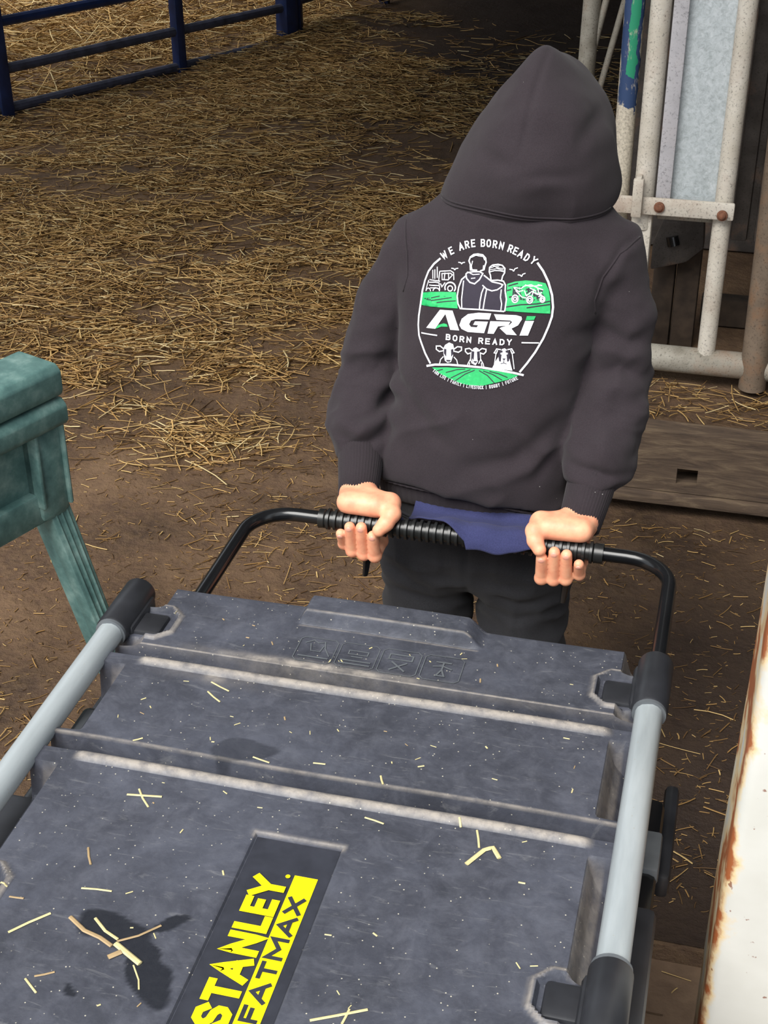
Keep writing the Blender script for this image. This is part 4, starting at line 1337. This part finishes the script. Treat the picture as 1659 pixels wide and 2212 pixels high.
def rib_tube(name, pts, rads, th=.004, n=120, ribs=44, flat=1.0, amp=.0007):
    """ribbed knit tube with a turned inner wall"""
    pts = [Vector(p) for p in pts]
    b = bmesh.new(); rings = []
    seq = [(p, r) for p, r in zip(pts, rads)]
    seq += [(pts[-1], rads[-1] - th), (pts[-2].lerp(pts[-1], .3), rads[-1] - th)]
    ax = (pts[-1] - pts[0]).normalized()
    nx = ax.cross(Vector((0, 0, 1))).normalized(); ny = ax.cross(nx)
    for p, r in seq:
        ring = []
        for k in range(n):
            a = 2 * math.pi * k / n
            rr = r + amp * math.cos(a * ribs)
            ring.append(b.verts.new(p + nx * rr * math.cos(a) + ny * rr * flat * math.sin(a)))
        rings.append(ring)
    for i in range(len(rings) - 1):
        for k in range(n):
            b.faces.new((rings[i][k], rings[i][(k + 1) % n], rings[i + 1][(k + 1) % n], rings[i + 1][k]))
    bmesh.ops.recalc_face_normals(b, faces=b.faces)
    me = bpy.data.meshes.new(name); b.to_mesh(me); b.free()
    return obj(name, me, 'hoodrib', hoodie, True)
rib_tube('cuff', [(-.484, 1.752, .629), (-.475, 1.715, .6065), (-.470, 1.690, .593), (-.4655, 1.664, .5795)], [.0320, .0315, .0292, .0272])
rib_tube('cuff', [(-.142, 1.748, .640), (-.146, 1.712, .6115), (-.149, 1.690, .596), (-.1528, 1.664, .5785)], [.0335, .0325, .0305, .0285])

def make_hem():
    n = 260; rings = []
    tab = np.array(TORSO)
    def sec(z, grow):
        out = []
        xl, xr, yc, b = [np.interp(z, tab[:, 0], tab[:, c]) for c in range(1, 5)]
        a = (xr - xl) / 2 + grow; bb = b + grow
        for k in range(n):
            t = 2 * math.pi * k / n; c, s = math.cos(t), math.sin(t)
            q = (abs(c) ** 2.5 + abs(s) ** 2.5) ** (-1 / 2.5)
            r = 1 + .006 * math.cos(t * 80)
            out.append(((xl + xr) / 2 + a * c * q * r, yc + bb * s * q * r, z + .002 * math.sin(t * 3) - .016 * a * c * q / .14 - bb * s * q * .40))
        return out
    V = []
    for z, g in ((.562, -.014), (.552, -.011), (.545, -.0085), (.536, -.0065), (.526, -.006), (.517, -.008), (.514, -.012), (.517, -.016), (.54, -.018)):
        V += sec(z, g)
    m_ = len(V) // n
    Fq = [(i * n + k, i * n + (k + 1) % n, (i + 1) * n + (k + 1) % n, (i + 1) * n + k) for i in range(m_ - 1) for k in range(n)]
    hb = obj('hem_band', arrays_mesh('hem_band', V, Fq), 'hoodrib', hoodie, True)
    pts = sec(.5445, -.0045)
    b = B(); b.tube(pts + [pts[0]], .0017, 6, closed_caps=False); b.build('stitching', 'hoodrib', hb, True)
make_hem()

def make_trousers():
    h = 0.005
    P = grid((-.50, 1.66, .04), (-.13, 1.93, .62), h)
    hip = loft(P, [(.36, -.450, -.184, 1.797, .062), (.40, -.456, -.180, 1.795, .072), (.44, -.457, -.180, 1.793, .079), (.50, -.455, -.185, 1.790, .080), (.56, -.445, -.195, 1.788, .074), (.60, -.44, -.20, 1.79, .070)], 2.4, lo=.392, rnd=.03)
    d = hip
    lg = chain(P, [(-.390, 1.795, .44), (-.394, 1.80, .25), (-.398, 1.79, .06)], [.071, .064, .058], .01)
    lr = chain(P, [(-.244, 1.795, .44), (-.240, 1.80, .25), (-.236, 1.79, .06)], [.071, .064, .058], .01)
    d = smin(d, np.minimum(lg, lr), .03)
    V, F = surface_nets(d, P[0, 0, 0], h)
    V = relax(V, F, 2); N = vnormals(V, F)
    fo = [([(-.45, .43), (-.40, .415), (-.36, .40)], -3, 9), ([(-.44, .39), (-.39, .385), (-.34, .375)], -4, 9), ([(-.28, .41), (-.24, .395), (-.19, .405)], -4, 9), ([(-.30, .375), (-.24, .365), (-.19, .38)], -3, 8), ([(-.317, .56), (-.317, .48), (-.317, .40)], -3, 4),
          ([(-.430, .500), (-.420, .445), (-.36, .44), (-.355, .50)], 2, 3), ([(-.275, .50), (-.27, .44), (-.205, .445), (-.200, .50)], 2, 3), ([(-.245, .40), (-.250, .30), (-.25, .2)], 2, 4)]
    rg = (1 - np.abs(2 * vnoise3(V * np.array([.55, .55, 1.4]) + V[:, [2, 0, 1]] * .25, 24) - 1)) ** 2 - .35
    V = V + N * (1.3 * fold_offset(V, N, fo) + (vnoise3(V, 26) - .5) * .005 + rg * .009 * sstep(.50, .42, V[:, 2]))[:, None]
    V = relax(V, F, 1, .4)
    o = obj('trousers', arrays_mesh('trousers', V, F), 'trouser', person, True)
    for sx, nm in ((-.398, 1), (-.236, 1)):
        b = B(); b.sphere((sx, 1.83, .034), .06, (.62, 1.45, .62), 24, 14); b.box(sx - .038, sx + .038, 1.748, 1.912, 0.0, .022, .009)
        b.build('shoe', 'blackgloss', person)
make_trousers()

def make_tshirt():
    # shirt tail hanging out below the sweatshirt and draped over the grip
    prof = [(1.712, .558), (1.696, .5505), (1.680, .5510), (1.662, .5590), (1.646, .5720), (1.634, .5815), (1.621, .5825), (1.611, .5775), (1.6045, .568), (1.602, .556)]
    xs = np.linspace(-.392, -.205, 48)
    nP = 40
    s = np.linspace(0, 1, nP); pk = np.linspace(0, 1, len(prof))
    py = np.interp(s, pk, [p[0] for p in prof]); pz = np.interp(s, pk, [p[1] for p in prof])
    V = []
    for i, x in enumerate(xs):
        t = (x + .392) / .187
        # length of the tail across: short at the left, full at the right
        f = np.clip(.30 + 1.15 * t, 0, .97) if t < .5 else .97 - .10 * sstep(.86, 1.0, np.array(t))
        f = float(f)
        for k in range(nP):
            y = np.interp(s[k] * f, s, py); z = np.interp(s[k] * f, s, pz)
            wv = .0022 * math.sin(x * 130) * s[k] + .002 * math.sin(x * 60 + 2) * s[k]
            V.append((x, y, z + wv + .001))
    V = np.array(V)
    idx = np.arange(len(V)).reshape(len(xs), nP)
    Fq = np.stack([idx[:-1, :-1], idx[:-1, 1:], idx[1:, 1:], idx[1:, :-1]], -1).reshape(-1, 4)
    me = arrays_mesh('t_shirt', V, Fq)
    o = obj('t_shirt', me, 'tshirt', person, True)
    md = o.modifiers.new('thickness', 'SOLIDIFY'); md.thickness = .0025; md.offset = 1
    o['label'] = 'navy shirt tail below the sweatshirt'
    b = B()
    for dz in (0, .004):
        pts = [(x, 1.700 - .004 - .03 * math.sin((x + .44) / .10 * math.pi) * .2, .562 - dz - (x + .44) * .35) for x in np.linspace(-.44, -.345, 14)]
        b.tube(pts, .0022, 6)
    b.build('waistband_piping', 'trouser', person, True)
make_tshirt()

# ------------------------------------------------------------------ body and hands (skin)
BAR_Y, BAR_Z = 1.627, .564
def hand_sdf(P, xs, th, wrist, sgn):
    """xs: pinky..index x on the bar; th: thumb points (x, dy, dz); sgn: +1 when the thumb is towards +x"""
    paths = [
        ([(.027, .004), (.018, -.027), (-.010, -.031), (-.0245, -.006)], [.0084, .0082, .0078, .0070]),
        ([(.031, .006), (.020, -.036), (-.015, -.038), (-.0260, .0075)], [.0092, .0090, .0086, .0076]),
        ([(.032, .007), (.021, -.039), (-.015, -.041), (-.0260, .0090)], [.0094, .0092, .0088, .0078]),
        ([(.030, .007), (.020, -.038), (-.016, -.041), (-.0265, -.002)], [.0094, .0092, .0088, .0077])]
    x0 = sum(xs) / 4
    fing = None; tips = []
    for x, (pp, rr) in zip(xs, paths):
        pts = [(x + (x0 - x) * .10, BAR_Y + pp[0][0], BAR_Z + pp[0][1])] + [(x, BAR_Y + a, BAR_Z + b) for a, b in pp[1:]]
        c = chain(P, pts, rr, .003)
        for q, r in zip(pts[1:3], rr[1:3]):           # knuckle swell
            c = smin(c, np.linalg.norm(P - np.array(q, np.float32), axis=-1) - r * 1.04, .003)
        fing = c if fing is None else smin(fing, c, .0016)
        tips.append((pts[-2], pts[-1], rr[-1]))
    palm = None
    w = np.array(wrist)
    for x in xs:
        c = cone(P, (x, BAR_Y + .030, BAR_Z + .007), tuple(w + np.array([(x - x0) * .42, 0, .002])), .0105, .0165)
        palm = c if palm is None else smin(palm, c, .008)
        palm = smin(palm, cone(P, (x * .93 + x0 * .07, BAR_Y + .008, BAR_Z + .0268), tuple(w + np.array([(x - x0) * .50, -.012, .002])), .0112, .0150), .010)
    # heel of the hand resting on the bar
    heel = cone(P, (x0 - sgn * .020, BAR_Y + .006, BAR_Z + .0262), (x0 + sgn * .022, BAR_Y + .004, BAR_Z + .0272), .0115, .0130)
    palm = smin(palm, heel, .018)
    tp = [(x, BAR_Y + a, BAR_Z + b) for x, a, b in th]
    thumb = chain(P, [tuple(w + np.array([sgn * .010, -.012, .001]))] + tp, [.0155, .0145, .0116, .0104, .0092], .005)
    d = smin(palm, thumb, .009)
    d = smin(d, fing, .0035)
    d = smin(d, cone(P, wrist, tuple(w + np.array([-.014 if sgn > 0 else .008, .055, .033])), .0200, .0185), .008)
    tips.append((tp[-2], tp[-1], .0082))
    return d, tips

def make_body():
    parts = []
    nails = []
    specs = [((-.4735, -.4600, -.4435, -.4270), [(-.4130, .016, .028), (-.4045, -.006, .025), (-.4100, -.020, .017), (-.4180, -.0275, .009)], (-.4645, 1.672, .586), 1),
             ((-.1430, -.1600, -.1765, -.1930), [(-.2020, .016, .028), (-.2075, -.006, .026), (-.2040, -.019, .019), (-.1965, -.0275, .011)], (-.1540, 1.672, .586), -1)]
    for xs, th, wr, sg in specs:
        x0 = sum(xs) / 4
        P = grid((x0 - .062, 1.585, .500), (x0 + .062, 1.745, .640), .0014)
        d, tips = hand_sdf(P, xs, th, wr, sg)
        # keep the skin off the grip
        bar = np.hypot(P[..., 1] - BAR_Y, P[..., 2] - BAR_Z) - .0150
        d = np.maximum(d, -bar)
        V, F = surface_nets(d, P[0, 0, 0], .0014)
        V = relax(V, F, 2)
        parts.append((V, F)); nails.append(tips)
    # head, trunk, limbs under the clothes: one surface
    P = grid((-.54, 1.68, .03), (-.08, 2.06, 1.13), .006)
    d = loft(P, [(r[0], r[1] + .02, r[2] - .02, r[3], max(r[4] - .02, .02)) for r in TORSO], 2.3, lo=.53, rnd=.02)
    d = smin(d, ellip(P, (-.318, 1.795, .49), (.115, .055, .09)), .02)
    for pts, rr in ((SL, SLr), (SR, SRr)):
        d = smin(d, chain(P, pts[:5], [.034, .030, .028, .024, .019], .01), .015)
    for hx, s in ((-.392, -1), (-.242, 1)):
        d = smin(d, chain(P, [(hx, 1.80, .46), (hx, 1.80, .25), (hx, 1.795, .07), (hx, 1.86, .045)], [.050, .044, .036, .026], .012), .02)
    d = smin(d, cone(P, (-.277, 1.868, .93), (-.272, 1.90, 1.0), .042, .040), .02)
    d = smin(d, ellip(P, (-.270, 1.930, 1.030), (.066, .078, .090)), .012)
    d = smin(d, ellip(P, (-.270, 2.006, 1.018), (.011, .014, .014)), .006)      # nose
    d = smin(d, ellip(P, (-.270, 1.985, .965), (.030, .020, .016)), .012)       # chin
    for s in (-1, 1):
        d = smin(d, ellip(P, (-.270 + s * .067, 1.925, 1.02), (.009, .016, .022)), .005)
        d = np.maximum(d, -(np.linalg.norm(P - np.array((-.270 + s * .026, 2.012, 1.035), np.float32), axis=-1) - .013))
    V, F = surface_nets(d, P[0, 0, 0], .006)
    parts.append((relax(V, F, 1), F))
    Vs, Fs, o = [], [], 0
    for V, F in parts:
        Vs.append(V); Fs.append(F + o); o += len(V)
    body = obj('body', arrays_mesh('body', np.concatenate(Vs), np.concatenate(Fs)), 'skin', person, True)
    for tips in nails:
        for i, (a, b_, r) in enumerate(tips):
            a, b_ = Vector(a), Vector(b_)
            t = (b_ - a).normalized()
            out = Vector((0, -1, .25)) if i < 4 else Vector((0, -1, .45))
            out = (out - t * out.dot(t)).normalized()
            sx = t.cross(out)
            R = Matrix((sx, t, out)).transposed().to_4x4()
            q = B(); q.sphere(b_ - t * (r * .05) + out * (r * .72), 1.0, (r * .60, r * .72, r * .30), 14, 8, R)
            q.build('fingernail', 'nail', body, True)
make_body()
# ------------------------------------------------------------------ round print on the back of the sweatshirt
EMB_C = Vector((-.309, 1.744, .844))
EMB_E2 = Vector((0, math.sin(math.radians(12)), math.cos(math.radians(12))))
EMB_N = Vector((0, math.cos(math.radians(12)), -math.sin(math.radians(12))))
HBVH = BVHTree.FromPolygons([Vector(v) for v in HV], [tuple(f) for f in HF])
def art(u, v):
    """artwork units (0.144 mm, origin top left) -> metres on the print plane"""
    return ((.144 * u + .010 * v - 123.9) * .001, (.013 * u - .143 * v + 111.5) * .001)
class Art:
    def __init__(s):
        s.items = []            # (material index, layer, polygon in artwork units)
        s.k = 0
    def st(s, m, pts, w_, closed=False):
        for q in ribbon(pts, w_, closed, step=22):
            s.items.append((m, s.k, [tuple(p) for p in q]))
        s.k += 1
        return s
    def pg(s, m, pts):
        s.items.append((m, s.k, pts)); s.k += 1
        return s
    def tx(s, m, ch, cx, cy, rot, w_, h_, stw, slant=0.0):
        c, sn = math.cos(math.radians(rot)), math.sin(math.radians(rot))
        for q in glyph_quads(ch, w_, h_, stw, 20):
            out = []
            for p in q:
                a, b = p[0] - w_ / 2, h_ / 2 - p[1]
                a += -b * slant
                out.append((cx + a * c - b * sn, cy + a * sn + b * c))
            s.items.append((m, s.k, out))
        s.k += 1
        return s
    def build(s, name, label):
        bm = bmesh.new()
        for m, lay, poly in s.items:
            P = [art(*p) for p in poly]
            t = bmesh.new()
            vs = [t.verts.new(EMB_C + Vector((1, 0, 0)) * a + EMB_E2 * b) for a, b in P]
            for tri in tessellate_polygon([[Vector((a, b, 0)) for a, b in P]]):
                try: t.faces.new([vs[i] for i in tri])
                except ValueError: pass
            for _ in range(6):
                lg = [e for e in t.edges if e.calc_length() > .006]
                if not lg: break
                bmesh.ops.subdivide_edges(t, edges=lg, cuts=1)
                bmesh.ops.triangulate(t, faces=[f for f in t.faces if len(f.verts) > 3])
            h = .0011 + lay * .00003
            for v in t.verts:
                hit = HBVH.ray_cast(v.co - EMB_N * .3, EMB_N)
                if hit[0] is not None:
                    v.co = hit[0] - EMB_N * h
            for f in t.faces:
                f.material_index = m
                f.normal_update()
                if f.normal.dot(EMB_N) > 0: f.normal_flip()
            me = bpy.data.meshes.new('t'); t.to_mesh(me); t.free()
            bm.from_mesh(me); bpy.data.meshes.remove(me)
        me = bpy.data.meshes.new(name); bm.to_mesh(me); bm.free()
        o = obj(name, me, ['pwhite', 'pgreen', 'pdark'], hoodie, True)
        o['label'] = label
        return o
W_, G_, K_ = 0, 1, 2
# ring
a = Art()
a.st(W_, [(375,352),(310,405),(255,475),(215,565),(190,660),(172,790),(155,900),(152,985),(165,1080),(190,1140),(235,1240),(292,1335)], 18)
a.build('emblem_ring', 'white left arc of the print')
a = Art()
a.st(W_, [(1290,392),(1345,470),(1395,570),(1432,690),(1443,800),(1434,890),(1405,980),(1360,1090),(1290,1215),(1220,1315),(1150,1402)], 19)
a.build('emblem_ring', 'white right arc of the print')
# slogan on the arc
a = Art()
for ch, x, y, r, wd in (('W',410,322,-33,58),('E',480,280,-26,40),('A',576,240,-16,48),('R',634,222,-11,42),('E',692,210,-6,40),('B',785,207,0,42),('O',840,210,2,44),('R',899,219,7,42),('N',960,232,12,44),('R',1042,260,18,42),('E',1090,282,23,40),('A',1140,310,27,50),('D',1195,343,33,42),('Y',1258,372,40,50)):
    a.tx(W_, ch, x, y, r, wd, 72, 12.5)
a.build('emblem_slogan', 'white arched lettering at the top of the print')
# hills
a = Art()
a.pg(G_, [(195,680),(280,662),(400,655),(540,655),(545,700),(560,805),(400,800),(250,797),(182,795)])
for l in ([(205,735),(300,715),(380,695)],[(290,742),(400,722),(500,705)],[(350,757),(450,742),(540,735)],[(240,735),(290,735)]):
    a.st(K_, l, 9)
a.build('emblem_hill', 'green field left of the two figures')
a = Art()
a.pg(G_, [(1020,580),(1090,560),(1190,550),(1290,560),(1370,580),(1400,640),(1415,720),(1420,860),(1250,845),(1010,825),(1015,720)])
for l in ([(1030,600),(1080,585),(1120,575)],[(1015,790),(1150,770),(1300,765),(1415,745)],[(1205,800),(1320,785),(1415,775)],[(1020,640),(1060,630)],[(1040,700),(1100,690)]):
    a.st(K_, l, 12)
a.build('emblem_hill', 'green hill right of the two figures')
# two figures
a = Art()
a.pg(K_, [(600,800),(590,560),(640,490),(690,470),(780,470),(840,530),(960,570),(1005,600),(1015,700),(1000,825)])
hair = [(735,455),(672,452),(668,400),(655,370),(668,335),(700,312),(740,308),(785,316),(812,345),(818,385),(806,420),(800,450),(765,462)]
a.st(W_, hair, 13)
a.st(W_, [(672,340),(695,330),(720,318),(750,325),(790,330),(805,365)], 9)
a.st(W_, [(690,460),(680,420),(690,370)], 8); a.st(W_, [(790,455),(795,410)], 8)
a.st(W_, [(640,478),(700,468),(760,468),(790,485),(760,540),(715,578),(670,565),(638,530),(630,490),(650,470)], 12)
a.st(W_, [(665,480),(700,495),(760,490)], 8); a.st(W_, [(680,530),(720,525)], 8)
a.st(W_, [(632,505),(590,540),(565,610),(553,690),(562,760),(585,805),(640,808),(760,812),(860,820),(1000,830)], 13)
a.st(W_, [(610,550),(603,640),(596,720),(600,800)], 10)
a.st(W_, [(800,500),(840,530),(880,560),(950,575),(985,590)], 12)
a.st(W_, [(790,590),(830,625),(880,642),(930,632),(970,605),(975,580)], 11)
a.st(W_, [(808,600),(785,660),(772,740),(768,810)], 11); a.st(W_, [(830,630),(815,720),(802,812)], 11)
a.st(W_, [(870,548),(930,545),(985,555),(1005,590),(1003,640),(1018,720),(1005,830)], 12)
a.st(W_, [(968,630),(962,700),(975,760),(968,825)], 10)
a.st(W_, [(868,540),(862,500),(850,470),(852,430),(880,408),(930,402),(970,412),(995,440),(993,480),(975,510),(968,545)], 12)
a.st(W_, [(855,470),(900,458),(950,460),(990,470)], 9)
for l in ([(862,435),(900,420),(940,425)],[(880,412),(930,435),(985,440)],[(860,450),(920,440),(985,455)],[(900,408),(950,412)]): a.st(W_, l, 6)
a.build('emblem_figures', 'outline of two figures side by side')
# birds
a = Art()
for x, y, s in ((585,390,1.0),(520,445,1.05),(1075,455,1.2),(1150,505,1.1)):
    up = -8 if x > 1000 else 0
    a.st(W_, [(x-32*s,y-6*s-0*up),(x-8*s,y-2),(x,y+10*s)], 9); a.st(W_, [(x,y+10*s),(x+10*s,y-3+up),(x+32*s,y-6*s+up*1.6)], 9)
a.build('emblem_birds', 'white birds')
# tractor
a = Art()
for l in ([(300,460),(305,540)],[(322,455),(325,540)],[(345,430),(350,530)],[(372,470),(480,462),(510,480),(515,545)],[(372,470),(365,560)],[(395,490),(400,545),(460,545),(500,500),(480,485),(395,490)],[(270,550),(380,560)],[(265,575),(330,570),(370,575),(380,640)],[(262,555),(240,620),(230,660)],[(385,580),(400,610),(430,570)],[(425,480),(420,545)],[(460,480),(465,540)],[(270,600),(370,600)],[(280,625),(340,620)]):
    a.st(W_, l, 9)
def circ(A, m, cx, cy, rx, ry, w_, a0=0, a1=360, n=18):
    A.st(m, [(cx + rx * math.cos(math.radians(t)), cy + ry * math.sin(math.radians(t))) for t in np.linspace(a0, a1, n)], w_)
circ(a, W_, 482, 615, 52, 48, 13, 150, 400); circ(a, W_, 482, 622, 24, 24, 10); circ(a, W_, 345, 650, 32, 28, 10, 180, 360); circ(a, W_, 262, 655, 24, 26, 9, 180, 360)
a.build('emblem_tractor', 'white line drawing of a tractor')
# quad bike
a = Art()
a.pg(K_, [(1075,610),(1180,600),(1260,640),(1350,640),(1370,730),(1230,740),(1120,720),(1070,700)])
for l in ([(1080,612),(1150,622),(1180,600),(1240,590),(1290,615),(1350,640)],[(1085,620),(1130,650),(1170,640)],[(1185,590),(1230,605),(1310,600),(1330,595)],[(1180,640),(1200,690),(1250,650),(1300,680),(1340,660)],[(1300,620),(1310,660),(1350,700)],[(1280,660),(1330,690),(1310,700)],[(1340,600),(1300,590)],[(1230,620),(1290,650)],[(1100,640),(1160,700),(1200,710)],[(1270,630),(1250,690)]):
    a.st(W_, l, 9)
for x, y, r in ((1100,715,34),(1235,725,32),(1350,725,26)):
    a.pg(K_, [(x + r * math.cos(t), y + r * math.sin(t)) for t in np.linspace(0, 2 * math.pi, 17)[:-1]])
    circ(a, W_, x - 3, y, r * .82, r, 11); circ(a, W_, x - 3, y, r * .4, r * .45, 9)
a.build('emblem_quad_bike', 'white line drawing of a quad bike')
# big word
a = Art()
a.pg(W_, [(245,1000),(385,822),(510,826),(578,1010),(490,1006),(440,860),(338,1003)])
a.pg(G_, [(340,1003),(370,965),(425,948),(455,955),(465,978),(400,980)])
a.pg(W_, [(880,848),(862,905),(735,902),(690,915),(672,950),(690,975),(745,978),(758,958),(710,955),(728,922),(850,925),(815,1032),(660,1022),(600,995),(578,960),(600,900),(660,855),(760,842)])
a.pg(W_, [(905,855),(1110,865),(1160,880),(1165,905),(1130,960),(1070,990),(1120,1052),(1025,1045),(960,985),(980,975),(1050,955),(1075,930),(1060,915),(930,908)])
a.pg(W_, [(872,920),(1060,925),(1040,960),(945,968),(905,1038),(848,1035)])
a.pg(W_, [(1195,920),(1275,922),(1222,1057),(1145,1055)])
a.pg(G_, [(1210,875),(1290,878),(1275,912),(1198,915)])
a.build('emblem_wordmark', 'large white and green letters across the print')
# second line
a = Art()
for ch, x, y in (('B',470,1075),('O',538,1083),('R',605,1090),('N',672,1095),('R',785,1103),('E',850,1108),('A',918,1112),('D',985,1115),('Y',1052,1116)):
    a.tx(W_, ch, x, y, 3, 46, 58, 12)
a.st(W_, [(192,1052),(360,1064)], 12); a.st(W_, [(1165,1122),(1322,1130)], 12)
a.build('emblem_motto', 'thin white lettering between two dashes')
# cow, sheep, dog
a = Art()
def head(A, pts, m=W_): A.pg(m, pts)
head(a, [(440,1150),(480,1125),(520,1140),(530,1180),(520,1250),(500,1310),(465,1318),(440,1300),(425,1230),(425,1180)])
for s in (-1, 1):
    a.st(W_, [(477+s*48,1190),(477+s*85,1162),(477+s*125,1165),(477+s*125,1195),(477+s*95,1215),(477+s*50,1205)], 11, True)
    a.pg(K_, [(477+s*22,1190),(477+s*46,1185),(477+s*48,1230),(477+s*25,1262)])
    a.st(W_, [(477+s*52,1260),(477+s*80,1290),(477+s*90,1330)], 9)
a.pg(K_, [(450,1290),(500,1290),(490,1306),(460,1306)])
head(a, [(715,1175),(740,1165),(765,1178),(765,1230),(760,1300),(740,1335),(715,1325),(705,1290),(705,1220)])
for s in (-1, 1):
    a.st(W_, [(738+s*32,1195),(738+s*60,1175),(738+s*98,1182),(738+s*98,1205),(738+s*75,1228),(738+s*38,1215)], 11, True)
    a.pg(K_, [(738+s*12,1205),(738+s*40,1200),(738+s*40,1260),(738+s*18,1290)])
    a.st(W_, [(738+s*45,1215),(738+s*48,1280),(738+s*30,1320)], 9); a.st(W_, [(738+s*48,1275),(738+s*72,1320),(738+s*80,1352)], 9); a.st(W_, [(738+s*55,1310),(738+s*60,1345)], 8)
a.pg(K_, [(715,1295),(755,1295),(742,1310),(728,1310)])
head(a, [(985,1180),(1010,1172),(1030,1185),(1050,1240),(1070,1330),(1085,1385),(895,1362),(930,1290),(955,1250)])
for s in (-1, 1):
    a.pg(K_, [(1006+s*12,1195),(1006+s*45,1190),(1006+s*55,1240),(1006+s*45,1295),(1006+s*30,1300),(1006+s*25,1250)])
    a.st(W_, [(1006+s*30,1185),(1006+s*70,1178),(1006+s*92,1215),(1006+s*72,1220),(1006+s*60,1190)], 10)
    a.st(W_, [(1006+s*75,1220),(1006+s*85,1290),(1006+s*95,1370)], 8)
    circ(a, W_, 1006+s*25, 1222, 6, 6, 7, n=8)
a.pg(K_, [(990,1268),(1022,1268),(1006,1288)]); a.st(K_, [(1006,1288),(1004,1310),(975,1318)], 6); a.st(K_, [(1004,1310),(1030,1320)], 6)
a.build('emblem_animals', 'white heads of a cow, a sheep and a dog')
# field at the bottom
a = Art()
a.pg(G_, [(310,1372),(450,1362),(620,1362),(760,1368),(900,1382),(1040,1405),(1140,1435),(1040,1472),(930,1500),(820,1525),(700,1530),(590,1510),(470,1460),(370,1415)])
for l in ([(450,1412),(560,1380),(640,1372)],[(500,1462),(600,1410),(690,1378)],[(540,1490),(640,1420),(730,1382)],[(770,1385),(850,1430),(920,1505)],[(810,1388),(900,1420),(990,1475)],[(870,1392),(960,1415),(1040,1450)],[(360,1400),(420,1382)]):
    a.st(K_, l, 9)
a.st(W_, [(252,1362),(340,1342),(480,1335),(640,1342),(800,1355),(960,1380),(1090,1405),(1188,1432)], 20)
a.build('emblem_field', 'green ploughed field under a white line')
# tiny line of words under the field
a = Art()
def arc_y(x): 
    return 1420 + 0.00062 * (1 - ((x - 735) / 430.0) ** 2) * 215000 + (x - 735) * 0.06 - 10
txt = [('FARM LIFE', 325, 452), ('|', 468, 482), ('FAMILY', 498, 605), ('|', 620, 634), ('LIVESTOCK', 652, 818), ('|', 835, 848), ('RUGBY', 868, 972), ('|', 990, 1003), ('FUTURE', 1020, 1135)]
for s, x0, x1 in txt:
    n = len(s)
    for i, ch in enumerate(s):
        if ch == ' ': continue
        x = x0 + (x1 - x0) * (i + .5) / n
        sl = math.degrees(math.atan2(arc_y(x + 5) - arc_y(x - 5), 10))
        a.tx(W_, ch, x, arc_y(x), sl, min(15.5, (x1 - x0) / n * .86), 34, 4.6)
a.build('emblem_small_words', 'tiny white words under the field')
